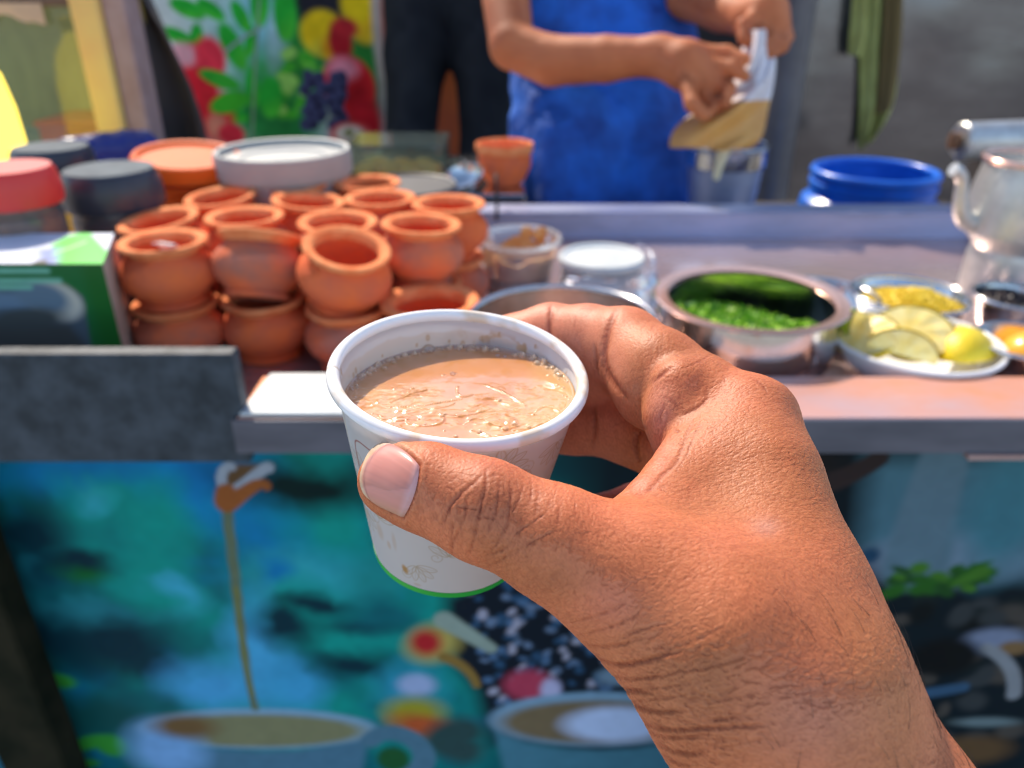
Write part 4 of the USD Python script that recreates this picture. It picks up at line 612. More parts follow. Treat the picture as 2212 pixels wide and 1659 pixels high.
p = at_y(225, 320, 1.20); pk = sdf_mesh(lambda q: smin(round_cone(q, p + [-0.05, 0.0, -0.005], p + [0.05, 0.01, 0.0], 0.022, 0.026), round_cone(q, p + [-0.04, 0.0, -0.02], p + [0.05, 0.01, -0.022], 0.02, 0.02), 0.01) + 0.006 * (meshkit.noise(q * 90, 3) - 0.5), p - 0.1, p + 0.1, 0.005); obj('blue_packet', pk, 'blue_dark', smooth=True, label='crumpled dark blue packet between the dark lids and the yellow post', cat='packet')
obj('packet_prop', box(p[0] - 0.06, p[0] + 0.07, 1.17, 1.25, ZS, p[2] - 0.038), 'carton', label='small brown carton under the dark blue packet', cat='box')

# ------------------------------------------------------------------ people behind the counter
V_ = lambda x, y, d: at_d(x, y, d)
# man in a blue shirt pouring tea through a cloth
arm1 = ([V_(1085, -420, 1.42), V_(1072, -170, 1.38), V_(1106, 100, 1.27), V_(1190, 132, 1.25), V_(1310, 128, 1.21), V_(1425, 120, 1.17)], [0.056, 0.046, 0.036, 0.038, 0.034, 0.026])
arm2 = ([V_(1500, -380, 1.44), V_(1530, -180, 1.42), V_(1490, -10, 1.36), V_(1560, 22, 1.28), V_(1625, 40, 1.20)], [0.055, 0.047, 0.040, 0.033, 0.026])
h1 = [V_(1425, 122, 1.17), V_(1480, 140, 1.15), V_(1520, 175, 1.14)]
f1 = [([V_(1505, 110, 1.15), V_(1570, 112, 1.13), V_(1612, 128, 1.11)], [0.0105, 0.0095, 0.008]), ([V_(1515, 135, 1.14), V_(1580, 148, 1.12), V_(1610, 165, 1.11)], [0.0108, 0.0098, 0.008]), ([V_(1518, 165, 1.14), V_(1575, 192, 1.12), V_(1568, 222, 1.11)], [0.0108, 0.0098, 0.008]), ([V_(1505, 190, 1.14), V_(1545, 228, 1.125), V_(1525, 250, 1.12)], [0.010, 0.009, 0.0075]), ([V_(1480, 165, 1.13), V_(1495, 225, 1.105), V_(1520, 248, 1.10)], [0.012, 0.0105, 0.009])]
h2 = [V_(1625, 40, 1.20), V_(1655, 30, 1.18), V_(1670, 50, 1.17)]
f2 = [([V_(1650, 25, 1.175), V_(1640, 70, 1.155), V_(1618, 92, 1.14)], [0.0105, 0.0095, 0.008]), ([V_(1668, 35, 1.175), V_(1665, 85, 1.155), V_(1640, 108, 1.145)], [0.0105, 0.0095, 0.008]), ([V_(1682, 45, 1.175), V_(1688, 95, 1.16), V_(1665, 118, 1.15)], [0.0105, 0.0095, 0.008]), ([V_(1690, 40, 1.18), V_(1702, 80, 1.17), V_(1690, 105, 1.16)], [0.0095, 0.0085, 0.007]), ([V_(1640, 30, 1.17), V_(1605, 55, 1.15), V_(1605, 85, 1.14)], [0.012, 0.0105, 0.0085])]
neck = V_(1305, -640, 1.46); head = V_(1312, -790, 1.44)
def man1(p):
    d = chain(p, *arm1, 0.006); d = np.minimum(d, chain(p, *arm2, 0.006))
    d = smin(d, chain(p, h1, [0.027, 0.034, 0.026], 0.01), 0.02); d = smin(d, chain(p, h2, [0.027, 0.032, 0.024], 0.01), 0.02)
    for f in f1 + f2: d = smin(d, chain(p, *f, 0.005), 0.008)
    d = smin(d, round_cone(p, arm1[0][0], neck, 0.058, 0.060), 0.05); d = smin(d, round_cone(p, arm2[0][0], neck, 0.055, 0.060), 0.05)
    d = smin(d, round_cone(p, neck, head, 0.055, 0.050), 0.02); d = smin(d, round_cone(p, head, head + [0, 0.01, 0.09], 0.068, 0.080), 0.03)
    nose = head + np.array([0, -0.068, 0.045]); d = smin(d, round_cone(p, nose + [0, 0, 0.02], nose + [0, -0.018, -0.004], 0.007, 0.011), 0.008)
    for sx in (-1, 1): d = smin(d, round_cone(p, head + [sx * 0.078, 0.02, 0.04], head + [sx * 0.084, 0.024, 0.065], 0.010, 0.014), 0.008)
    return d
allp = np.vstack([arm1[0], arm2[0], h1, h2, [head, head + [0, 0, 0.19]]])
mp = thing('person', 'person in a blue shirt straining tea through a cloth behind the counter', 'person')
obj('body', sdf_mesh(man1, allp.min(0) - 0.12, allp.max(0) + 0.12, 0.0045), 'brown_skin', mp, smooth=True)
hipl, hipr = V_(1225, 560, 1.40), V_(1395, 560, 1.42)
def shirt(p):
    d = smin(round_cone(p, V_(1215, -300, 1.46), V_(1212, 520, 1.42), 0.100, 0.088), round_cone(p, V_(1375, -300, 1.48), V_(1412, 520, 1.44), 0.098, 0.085), 0.09)
    d = smin(d, round_cone(p, V_(1290, -150, 1.50), V_(1300, 500, 1.48), 0.105, 0.105), 0.06); d = smin(d, round_cone(p, V_(1160, -430, 1.45), V_(1430, -430, 1.47), 0.075, 0.075), 0.06)
    d = smin(d, chain(p, [arm1[0][0], arm1[0][0] * 0.35 + arm1[0][1] * 0.65], [0.068, 0.062], 0.02), 0.03); d = smin(d, chain(p, [arm2[0][0], arm2[0][0] * 0.35 + arm2[0][1] * 0.65], [0.066, 0.060], 0.02), 0.03)
    w = meshkit.fbm(p * np.array([13, 13, 7]) + 4, 3, 2) - 0.5; return d + 0.045 * w * 0.8 + 0.007 * np.sin(p[..., 0] * 60 + p[..., 2] * 14 + 5 * w)
obj('shirt', sdf_mesh(shirt, np.array([-0.2, 1.0, 0.72]), np.array([0.62, 1.75, 1.72]), 0.007), 'shirt', mp, smooth=True)
gnd = lambda q, dz: np.array([q[0], q[1] + 0.0, dz])
obj('trousers', sdf_mesh(lambda p: smin(chain(p, [hipl, gnd(hipl, 0.5), gnd(hipl, 0.06)], [0.085, 0.07, 0.06], 0.02), chain(p, [hipr, gnd(hipr, 0.5), gnd(hipr, 0.06)], [0.085, 0.07, 0.06], 0.02), 0.04), np.array([-0.1, 1.1, -0.02]), np.array([0.5, 1.75, 0.98]), 0.012), 'trousers', mp, smooth=True)
hair = sdf_mesh(lambda p: np.maximum(round_cone(p, head + [0, 0.02, 0.05], head + [0, 0.02, 0.10], 0.083, 0.087), -(p[..., 1] - (head[1] + 0.012 - (p[..., 2] - head[2] - 0.12) * 1.4))), head - 0.15, head + 0.25, 0.007); obj('hair', hair, 'black_plastic', mp, smooth=True)
for sx in (-1, 1): obj('eye', trimesh.creation.icosphere(2, 0.0095).apply_translation(head + [sx * 0.027, -0.066, 0.062]), 'bowl_white', mp)
obj('mouth', tube([head + [-0.022, -0.062, 0.008], head + [0, -0.069, 0.006], head + [0.022, -0.062, 0.008]], 0.0045), 'red_plastic', mp)
# cloth filter in his hands
u, v = np.meshgrid(np.linspace(0, 1, 40), np.linspace(0, 1, 30), indexing='ij')
lft = curve([(1606, 66), (1600, 120), (1572, 190), (1505, 240), (1456, 280), (1446, 318)], 40); rgt = curve([(1666, 62), (1676, 140), (1668, 200), (1658, 245), (1648, 290), (1618, 322)], 40)
G = np.zeros((40, 30, 3))
for i in range(40):
    for j in range(30): s = j / 29; q = lft[i] * (1 - s) + rgt[i] * s; G[i, j] = at_d(q[0], q[1], 1.17 + 0.010 * math.sin(s * 9 + i * 0.25) + 0.006 * math.sin(s * 21 + i * 0.4) * (i < 16) - 0.045 * math.sin(math.pi * s))
t = thing('filter_cloth', 'white tea filter cloth twisted between the hands of the person in blue', 'cloth'); obj('cloth_top', sheet(G[:23], 0.002), 'filter_cloth', t); obj('wet_bag', sheet(G[22:], 0.004), 'filter_wet', t, label='tea soaked orange lower end of the cloth')
a = at_d(1570, 308, 1.145); obj('tea_stream', tube([a, a + [-0.004, 0.006, -0.025], a + [-0.007, 0.010, -0.055]], [0.012, 0.008, 0.005]), 'tea_drip', label='milky tea stream dripping from the filter cloth into the bucket', cat='tea stream')
# second person, dark trousers
mp2 = thing('person', 'person seen only as black trousers behind the counter, in front of the orange cabinet', 'person')
L1 = [V_(905, -120, 2.0), V_(898, 120, 1.97), V_(884, 330, 1.94)]; L2 = [V_(1030, -120, 2.0), V_(1044, 120, 1.97), V_(1050, 330, 1.94)]
for L in (L1, L2): L.append(np.array([L[-1][0], L[-1][1] + 0.05, 0.06]))
def trous(p):
    d = smin(chain(p, L1, [0.098, 0.076, 0.060, 0.052], 0.03), chain(p, L2, [0.098, 0.076, 0.060, 0.052], 0.03), 0.02); d = smin(d, round_cone(p, V_(960, -170, 2.02), V_(975, 20, 2.0), 0.125, 0.06), 0.05)
    return d + 0.008 * (meshkit.fbm(p * np.array([14, 14, 6]) + 3, 3, 5) - 0.5)
obj('trousers', sdf_mesh(trous, np.array([-0.45, 1.5, -0.02]), np.array([0.25, 2.2, 1.55]), 0.010), 'trousers', mp2, smooth=True)
top = V_(965, -170, 2.02); obj('torso', sdf_mesh(lambda p: smin(chain(p, [top + [0, 0, 0.02], top + [0, 0.02, 0.30], top + [0, 0.03, 0.42]], [0.128, 0.150, 0.09], 0.04), np.minimum(chain(p, [top + [-0.17, 0.02, 0.36], top + [-0.22, 0.03, 0.10], top + [-0.20, -0.08, -0.10]], [0.055, 0.045, 0.032], 0.02), chain(p, [top + [0.17, 0.02, 0.36], top + [0.22, 0.03, 0.10], top + [0.18, -0.08, -0.06]], [0.055, 0.045, 0.032], 0.02)), 0.05), top - [0.35, 0.3, 0.3], top + [0.35, 0.3, 0.62], 0.012), 'cloth_dark', mp2, smooth=True)
hd = top + [0, 0.03, 0.58]; obj('head', sdf_mesh(lambda p: smin(smin(round_cone(p, hd, hd + [0, 0.01, 0.08], 0.068, 0.08), round_cone(p, hd - [0, 0, 0.14], hd, 0.055, 0.05), 0.03), round_cone(p, hd + [0, -0.068, 0.05], hd + [0, -0.084, 0.03], 0.008, 0.011), 0.008), hd - 0.2, hd + 0.2, 0.008), 'brown_skin', mp2, smooth=True)
# ------------------------------------------------------------------ the hand that holds the cup (joints in millimetres seen from the eye: right, up, ahead)
FPX = 3150.0
def px(u, v, d): return np.array([(u - 2048) / FPX * d, (1536 - v) / FPX * d, d], float)
def to_world(p): p = np.asarray(p, float) / 1000.0; return EYE + p[..., :1] * RIGHT + p[..., 1:2] * UP + p[..., 2:3] * FWD
def to_eye(w): w = np.asarray(w, float) - EYE; return np.stack([w @ RIGHT, w @ UP, w @ FWD], -1) * 1000.0
cupc = px(1838, 1487.7, 200.0); cup_nw = np.array([0.0878, -0.0848, 1.0]); cup_nw /= np.linalg.norm(cup_nw)
cupn = np.array([cup_nw @ RIGHT, cup_nw @ UP, cup_nw @ FWD])
CUP_R, CUP_B, CUP_H = 31.1, 21.6, 58.0
L=dict(
 thumb=([px(1580,1922,163.5),px(1710,1952,161),px(1930,2040,158),px(2230,2175,156),px(2560,2350,155)],[7.7,8.3,9.5,10.7,13.0]),
 thenar=([px(2560,2350,155),px(2870,2560,152),px(3150,2830,150)],[13.2,17.5,19]),
 index=([px(1960,1378,236),px(2205,1335,234),px(2350,1350,228),px(2500,1385,220),px(2640,1490,208),px(2800,1598,200),px(2990,1712,192)],[7.6,8.6,9.2,10.6,11.2,10.9,11.2]),
 index2=([px(1980,1440,236),px(2205,1450,235),px(2400,1500,227)],[7.4,8.8,9.2]),
 index3=([px(2558,1478,213),px(2612,1568,207),px(2690,1630,203)],[9.8,9.4,8.5]),
 imc=([px(2990,1708,192),px(3040,1930,179),px(3105,2190,169),px(3165,2430,162),px(3190,2700,156)],[11.3,12.2,12.8,15.4,17.5]),
 middle=([px(1990,1690,243),px(2290,1692,238),px(2540,1720,228),px(2900,1880,209)],[7.8,8.6,9.8,12]),
 mmc=([px(2900,1880,209),px(3150,2720,165)],[12,16.5]),
 middle2=([px(2020,1655,240),px(2290,1662,236),px(2500,1664,227),px(2640,1760,220)],[8.2,8.8,9.0,9.0]),
 ring=([px(2425,2072,232),px(2560,2050,236),px(2720,2000,236),px(2900,2100,216)],[7.6,8.4,9.4,11.5]),
 rmc=([px(2900,2100,216),px(3200,2800,172)],[11.5,15]),
 pinky=([px(2570,2330,222),px(2700,2290,226),px(2830,2250,225),px(2960,2320,210)],[6.8,7.4,8.2,10.5]),
 pmc=([px(2960,2320,210),px(3230,2850,178)],[10.5,14]),
 arm=([px(3225,2780,157),px(3552,3350,152),px(4275,4520,152),px(5250,5900,160)],[19.6,19.2,23.5,32]),
 arm2=([px(3060,2830,153),px(3335,3350,150),px(4150,4560,150),px(5200,5950,160)],[21.2,19.2,24,33]),
 pad=([px(2722,1550,195),px(2708,1660,194),px(2726,1765,193.5)],[7.6,7.6,7.3]),
 ridge=([px(2531,2020,166),px(2591,1975,168.5),px(2647,1906,173),px(2695,1834,178.5),px(2723,1788,182),px(2750,1740,185)],[3.0,3.0,2.9,2.8,2.8,3.0]),
)
web = [(px(2480, 2305, 157), px(2980, 1700, 192), px(3100, 2500, 158), 9.0), (px(2575, 2110, 166), px(2810, 1730, 190), px(2900, 2100, 172), 4.2)]
palm = [(px(2960, 1700, 196), px(3180, 2700, 160), px(2960, 2320, 208), 10.0), (px(2640, 2400, 160), px(3000, 2300, 196), px(3180, 2800, 160), 11.0)]
def cup_sdf(p):
    v = p - cupc; ax = v @ cupn; ra = np.sqrt(np.maximum((v * v).sum(-1) - ax * ax, 0)); sl = (CUP_R - CUP_B) / CUP_H
    d = np.maximum(np.maximum((ra - (CUP_R + ax * sl)) / math.sqrt(1 + sl * sl), ax), -CUP_H - 0.5 - ax)
    return np.minimum(d, np.sqrt((ra - 31.4) ** 2 + (ax + 0.2) ** 2) - 1.75)
def hand_sdf(p):
    d = chain(p, *L['imc'], 8)
    for k in ('mmc', 'rmc', 'pmc'): d = smin(d, chain(p, *L[k], 8), 8)
    for a, b, c, r in palm: d = smin(d, tri_sdf(p, a, b, c, r), 8)
    d = smin(d, chain(p, *L['thenar'], 10), 10); d = smin(d, chain(p, *L['arm'], 8), 8); d = smin(d, chain(p, *L['arm2'], 8), 8)
    for a, b, c, r in web: d = smin(d, tri_sdf(p, a, b, c, r), 8)
    d = smin(d, chain(p, *L['pad'], 4), 4); d = smin(d, chain(p, *L['ridge'], 3), 2.5); d = smin(d, chain(p, *L['thumb'], 5), 7)
    d = smin(d, smin(smin(chain(p, *L['index'], 3), chain(p, *L['index2'], 3), 6), chain(p, *L['index3'], 3), 4), 2.5)
    d = smin(d, smin(chain(p, *L['middle'], 4), chain(p, *L['middle2'], 4), 4), 2.5)
    for k in ('ring', 'pinky'): d = smin(d, chain(p, *L[k], 4), 3)
    return -smin(-d, cup_sdf(p) - 0.12, 1.0)
def sgrad(P, e=0.06):
    g = np.stack([hand_sdf(P + np.eye(3)[i] * e) - hand_sdf(P - np.eye(3)[i] * e) for i in range(3)], -1); return g / np.maximum(np.linalg.norm(g, axis=-1, keepdims=True), 1e-9)
HV, HF = surface_nets(hand_sdf, [-36, -245, 98], [205, 36, 262], 1.1)
def px_of(P): return np.stack([2048 + FPX * P[:, 0] / P[:, 2], 1536 - FPX * P[:, 1] / P[:, 2]], -1)
for it in range(2):                     # finer where the hand is seen close up
    N_ = sgrad(HV); HV = HV - N_ * hand_sdf(HV)[:, None]; q = px_of(HV)
    ok = (q[:, 0] > 1200) & (q[:, 0] < 4300) & (q[:, 1] > 1000) & (q[:, 1] < 3300) & ((N_ * HV).sum(1) / np.linalg.norm(HV, axis=1) < 0.25)
    sel = np.nonzero(ok[HF].all(1))[0]; HV, HF = trimesh.remesh.subdivide(HV, HF, face_index=sel)[:2]
HV = HV - sgrad(HV) * hand_sdf(HV)[:, None]; HN = sgrad(HV); q = px_of(HV); fine = (q[:, 0] > 1200) & (q[:, 0] < 4300) & (q[:, 1] > 1000) & (q[:, 1] < 3300) & ((HN * HV).sum(1) / np.linalg.norm(HV, axis=1) < 0.2)
FI = np.nonzero(fine)[0]; FP, FN, Fq, Fd = HV[FI], HN[FI], q[FI], HV[FI][:, 2]
# skin lines: cells stretched along the local direction of the creases
ctrl = np.array([(1560, 1900, 0, 1), (1750, 1900, -0.1, 1), (1950, 2000, -0.25, 1), (2150, 2100, -0.15, 1), (2050, 2250, -0.8, 1), (2350, 2150, -0.1, 1), (2250, 2400, -1, 0.9), (2500, 2200, 0.4, 0.5), (2600, 2050, 1, -0.55), (2750, 1850, 1, -0.75), (2900, 1700, 1, -0.6), (3050, 1600, 0.8, -0.6), (3000, 1950, 1, -0.42), (2850, 2150, 1, -0.3), (3150, 1850, 1, -0.5), (3300, 2100, 1, -0.3), (2700, 2400, 1, -0.5), (2500, 2500, 1, -0.55), (2450, 2650, 1, -0.2), (2800, 2650, 1, -0.4), (3000, 2450, 0.3, 1), (3300, 2400, 0.2, 1), (2700, 2850, 1, -0.05), (3000, 2800, 1, -0.22), (3300, 2750, 1, -0.4), (3600, 2800, 1, -0.5), (3000, 3050, 1, -0.1), (3500, 3050, 1, -0.35), (2300, 1300, 0.05, 1), (2500, 1350, 0.5, 0.5), (2650, 1400, -0.4, 1), (2800, 1450, -0.6, 1), (2450, 1700, 0.2, 1), (2650, 1650, -0.3, 1)], float)
cd = ctrl[:, 2:] / np.linalg.norm(ctrl[:, 2:], axis=1, keepdims=True)
def crease_dir(P, N):
    u = px_of(P); w = 1 / (((u[:, None] - ctrl[None, :, :2]) ** 2).sum(-1) + 60 ** 2) ** 1.5; c2 = (w @ (cd[:, 0] ** 2 - cd[:, 1] ** 2)), (w @ (2 * cd[:, 0] * cd[:, 1])); a = 0.5 * np.arctan2(c2[1], c2[0])
    t = np.stack([np.cos(a), -np.sin(a), 0 * a], -1); t -= N * (t * N).sum(1, keepdims=True); return t / np.linalg.norm(t, axis=1, keepdims=True)
hr = np.random.default_rng(12)
def cells(spacing, stretch, k=10):
    area = len(FP) * 0.06; n = int(area / spacing ** 2 * 0.9); f = hr.choice(len(FP), n, replace=False); C, D = FP[f], crease_dir(FP[f], FN[f]); _, idx = cKDTree(C).query(FP, k=k); v = FP[:, None] - C[idx]
    al = (v * D[idx]).sum(-1); d2 = (v * v).sum(-1) - al ** 2 * (1 - 1 / stretch ** 2); s = np.sort(np.sqrt(np.maximum(d2, 0)), 1); return s[:, 1] - s[:, 0], hr.random(n)[idx[np.arange(len(FP)), np.argmin(d2, 1)]]
nz = meshkit.fbm(FP * 0.12 + 7, 3, 4); nf = meshkit.fbm(FP * 0.9 + 7, 3, 9)
wrist = np.clip((Fq[:, 1] - 2500) / 350, 0, 1) * np.clip((3300 - Fq[:, 0]) / 500, 0, 1); smoothish = np.clip((2600 - Fq[:, 0]) / 150, 0, 1) * np.clip((1700 - Fq[:, 1]) / 100, 0, 1)
e1, r1 = cells(0.80, 1.7); e2, r2 = cells(1.15, 2.7, 16); e3, _ = cells(3.4, 4.5, 14)
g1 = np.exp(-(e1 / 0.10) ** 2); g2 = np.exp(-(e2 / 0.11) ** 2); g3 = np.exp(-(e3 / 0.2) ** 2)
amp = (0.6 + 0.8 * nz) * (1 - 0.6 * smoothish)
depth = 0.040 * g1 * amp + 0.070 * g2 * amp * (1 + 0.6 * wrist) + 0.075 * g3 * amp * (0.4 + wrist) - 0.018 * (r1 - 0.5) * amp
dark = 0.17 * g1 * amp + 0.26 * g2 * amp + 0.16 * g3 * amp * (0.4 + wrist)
# named creases, as they run over the skin (photograph pixels), with width and depth
def Z(o, pts): return [(o[0] + x / 2.16, o[1] + y / 2.16) for x, y in pts]
A1, A2, A3, A4 = (1024, 1536), (2048, 1536), (2048, 2304), (2048, 768)
creases = [(Z(A1, p), w, dp) for p, w, dp in (
    ([(1985, 740), (1990, 850), (1975, 950), (1930, 1100), (1900, 1250), (1830, 1480)], 7, .34), ([(1930, 810), (1830, 900), (1720, 1000), (1650, 1100), (1605, 1230)], 7, .32), ([(1830, 960), (1810, 1080), (1780, 1200), (1720, 1330), (1690, 1470)], 6, .26), ([(2100, 880), (2090, 1000), (2050, 1150), (2000, 1290)], 6, .22),
    ([(1720, 1060), (1850, 1075), (1950, 1080)], 5, .2), ([(2190, 850), (2200, 1000), (2180, 1150), (2100, 1350), (1990, 1480)], 6, .24), ([(1950, 1480), (2100, 1450), (2220, 1370)], 5, .18), ([(2230, 1440), (2100, 1530), (1990, 1590)], 5, .18), ([(1980, 830), (2060, 790), (2140, 800)], 5, .14), ([(1640, 890), (1700, 920), (1740, 980)], 4, .12), ([(1880, 1170), (1960, 1150), (2060, 1170)], 4, .16), ([(1700, 1200), (1690, 1340), (1700, 1480)], 4, .14))]
creases += [(Z(A2, p), w, dp) for p, w, dp in (
    ([(160, 820), (168, 930), (150, 1060)], 5, .16), ([(230, 900), (215, 1050), (200, 1150)], 5, .14), ([(320, 940), (335, 1100)], 4, .10), ([(410, 980), (405, 1120), (380, 1250)], 5, .14), ([(545, 1010), (550, 1140)], 4, .10), ([(660, 1020), (670, 1130)], 4, .08), ([(0, 1120), (60, 1000), (90, 880)], 5, .16), ([(10, 1300), (150, 1220), (300, 1100)], 5, .12), ([(0, 1480), (200, 1350), (420, 1260)], 5, .14),
    ([(1680, 30), (1690, 110), (1610, 200), (1480, 270)], 8, .30), ([(1570, 330), (1500, 470), (1410, 680), (1290, 800), (1190, 905), (1070, 955)], 9, .20), ([(1620, 330), (1560, 480), (1490, 640), (1400, 760)], 6, .10), ([(1405, 400), (1450, 410)], 6, .3), ([(1150, 380), (1075, 470), (1068, 560), (1100, 690)], 10, .6), ([(700, 180), (715, 300), (688, 545)], 10, .5), ([(1350, 130), (1400, 170), (1440, 250)], 8, .2), ([(1240, 320), (1300, 230), (1330, 120)], 6, .14))]
creases += [(Z(A3, p), w, dp) for p, w, dp in (
    ([(640, 600), (800, 615), (950, 590), (1100, 540)], 7, .30), ([(690, 680), (800, 750), (900, 770), (1000, 765), (1200, 720), (1450, 650)], 9, .5), ([(800, 860), (950, 890), (1080, 890), (1300, 860), (1500, 800)], 6, .26), ([(830, 910), (950, 985), (1050, 1000), (1200, 1015)], 9, .5), ([(1050, 985), (1300, 965), (1500, 930)], 5, .2), ([(960, 1060), (1080, 1130), (1200, 1170), (1380, 1175), (1500, 1165)], 8, .45), ([(1060, 1210), (1180, 1290), (1300, 1325), (1500, 1330), (1800, 1310), (2212, 1290)], 8, .42), ([(1160, 1330), (1300, 1390), (1450, 1400), (1700, 1380)], 7, .3), ([(1240, 1440), (1380, 1510), (1500, 1540), (1700, 1520)], 8, .4),
    ([(1300, 1550), (1420, 1620), (1560, 1640)], 7, .3), ([(480, 410), (650, 370), (850, 300), (1000, 210)], 5, .18), ([(560, 520), (750, 470), (950, 400), (1150, 250)], 5, .2), ([(880, 580), (1000, 510), (1200, 440), (1400, 400)], 5, .18), ([(1000, 1090), (1300, 1060), (1600, 1010)], 5, .16), ([(1500, 830), (1800, 760), (2000, 700)], 5, .16), ([(1300, 640), (1600, 560), (1800, 450)], 5, .15), ([(1640, 1270), (1900, 1230), (2200, 1200)], 5, .16), ([(1700, 1500), (1950, 1460), (2212, 1400)], 5, .16), ([(1500, 1130), (1800, 1080), (2100, 1020)], 5, .14))]
creases += [(Z(A4, p), w, dp) for p, w, dp in (([(345, 985), (332, 1060), (330, 1260), (345, 1330)], 10, .55), ([(905, 1030), (845, 1150), (805, 1320), (795, 1450), (850, 1610), (980, 1760)], 14, 1.0), ([(722, 1330), (728, 1420), (740, 1560)], 10, .5), ([(1215, 1650), (1290, 1580), (1375, 1520)], 9, .5), ([(545, 1070), (535, 1200)], 5, .1), ([(560, 1040), (640, 1000), (700, 1010)], 4, .1), ([(2060, 1600), (2140, 1650), (2200, 1740)], 5, .14), ([(1420, 1540), (1560, 1490), (1720, 1400)], 5, .14))]
for pts, w, dp in creases:
    c = curve(pts, 24); bb = (Fq[:, 0] > c[:, 0].min() - 60) & (Fq[:, 0] < c[:, 0].max() + 60) & (Fq[:, 1] > c[:, 1].min() - 60) & (Fq[:, 1] < c[:, 1].max() + 60); I = np.nonzero(bb)[0]
    if not len(I): continue
    d0 = Fd[I].copy(); a, b = c[:-1], c[1:]; ab = b - a; v = Fq[I][:, None] - a; t = np.clip((v * ab).sum(-1) / (ab * ab).sum(-1), 0, 1); dd = np.linalg.norm(v - t[..., None] * ab, axis=-1); kk = dd.argmin(1); dist = dd.min(1) + (nf[I] - 0.5) * 8; tt = (kk + t[np.arange(len(I)), kk]) / len(a)
    near = dist < 40
    if near.any():                      # only the surface nearest the eye carries this crease
        cell = np.round(tt * 12).astype(int); lim = np.full(20, 1e9)
        for x in range(13):
            m_ = near & (cell == x)
            if m_.any(): lim[x] = d0[m_].min()
        vis = d0 < lim[cell] + 9
        f = np.sqrt(np.clip(np.sin(np.pi * np.clip(tt * 0.94 + 0.03, 0, 1)), 0, 1)) * np.exp(-(dist / w) ** 2) * vis
        lip = np.exp(-((np.abs(dist) - 2.1 * w) / (1.1 * w)) ** 2) * vis * np.sqrt(np.clip(np.sin(np.pi * tt), 0, 1))
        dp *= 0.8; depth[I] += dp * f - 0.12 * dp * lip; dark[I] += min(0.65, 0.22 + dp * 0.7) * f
# bumps: bone of the thumb root, veins and tendons, low relief
def bump(x, y, r, h): return -h * np.exp(-(((Fq[:, 0] - x) / r) ** 2 + ((Fq[:, 1] - y) / r) ** 2))
depth += bump(2900, 2120, 190, 0.6) + bump(3120, 1600, 90, 0.6) + bump(2020, 2030, 150, 0.3) - bump(2780, 1960, 150, 0.4) - bump(2620, 2380, 200, 0.3) + bump(2400, 2300, 150, 0.4) - bump(3000, 1800, 130, 0.5) + bump(3340, 2750, 170, 0.3)
depth += -0.25 * (meshkit.fbm(FP * 0.09 + 2, 2, 14) - 0.5) - 0.05 * (nf - 0.5)
# nail fold
NAIL = [(1570, 1767), (1487, 1800), (1454, 1860), (1443, 1929), (1464, 1985), (1501, 2017), (1612, 2073), (1632, 2036), (1667, 1929), (1678, 1862), (1644, 1823), (1590, 1783)]
import shapely
poly = shapely.Polygon(NAIL); inb = (Fq[:, 0] < 1800) & (Fq[:, 1] > 1650) & (Fq[:, 1] < 2200) & (Fd < 172); I = np.nonzero(inb)[0]; pt = shapely.points(Fq[I, 0], Fq[I, 1]); sd = shapely.distance(poly.exterior, pt) * np.where(shapely.contains(poly, pt), -1, 1)
depth[I] += 0.30 * np.clip(-sd / 10, 0, 1) + 0.25 * np.exp(-(sd / 7) ** 2) - 0.22 * np.exp(-((sd - 20) / 13) ** 2) * (Fq[I, 0] > 1560); dark[I] += 0.35 * np.exp(-(sd / 8) ** 2)
HP_ = HV.copy(); HP_[FI] -= FN * depth[:, None]
# pigment of the skin itself, and shade painted into its creases and lines
skin, pale, pink, brown = np.array([0.51, 0.156, 0.060]), np.array([0.62, 0.23, 0.10]), np.array([0.58, 0.160, 0.088]), np.array([0.25, 0.080, 0.035])
HC = np.tile(skin, (len(HV), 1)); q = px_of(HV)
def dab(x, y, rx, ry, c, a, dmax=400.0):
    global HC
    w = a * np.exp(-(((q[:, 0] - x) / rx) ** 2 + ((q[:, 1] - y) / ry) ** 2)) * (HV[:, 2] < dmax); HC = HC + w[:, None] * (c - HC)
lo = meshkit.fbm(HV * 0.06 + 3, 3, 6); HC = HC + np.clip((lo - 0.5) * 1.6, -0.5, 0.5)[:, None] * (pink - brown) * 0.6
palmside = np.clip((2560 - q[:, 0]) / 120, 0, 1) * np.clip((1900 - q[:, 1]) / 60, 0, 1) * (HV[:, 2] > 195); HC = HC + (0.75 * palmside)[:, None] * (np.array([0.58, 0.20, 0.115]) - HC)
for d_ in ((2000, 2010, 150, 170, brown, .50), (1760, 1960, 110, 150, brown, .22), (3130, 1590, 90, 90, brown, .30), (2640, 1640, 60, 130, np.array([0.58, 0.22, 0.14]), .7), (2640, 1800, 40, 90, pink, .7), (2560, 1930, 60, 40, pink, .6), (2480, 1330, 90, 90, pale, .4), (2900, 2150, 120, 90, pink, .35), (3060, 2110, 60, 40, np.array([0.50, 0.27, 0.22]), .45), (2450, 2420, 140, 90, pink, .5), (2700, 2450, 240, 120, pale, .35), (2950, 1950, 260, 160, pale, .3), (3500, 2700, 180, 300, np.array([0.54, 0.19, 0.065]), .6), (3250, 2850, 200, 180, np.array([0.44, 0.175, 0.10]), .5), (2700, 2800, 200, 160, np.array([0.42, 0.155, 0.07]), .5), (2200, 2330, 140, 60, brown, .3), (1950, 1850, 100, 40, pink, .35), (1600, 1790, 60, 20, np.array([0.55, 0.30, 0.16]), .6)): dab(*d_)
HC[FI] *= (1 - np.clip(dark, 0, 0.8) * np.array([0.62, 0.78, 0.82])[None].T).T if False else (1 - np.clip(dark, 0, 0.8)[:, None] * np.array([0.62, 0.78, 0.82])[None])
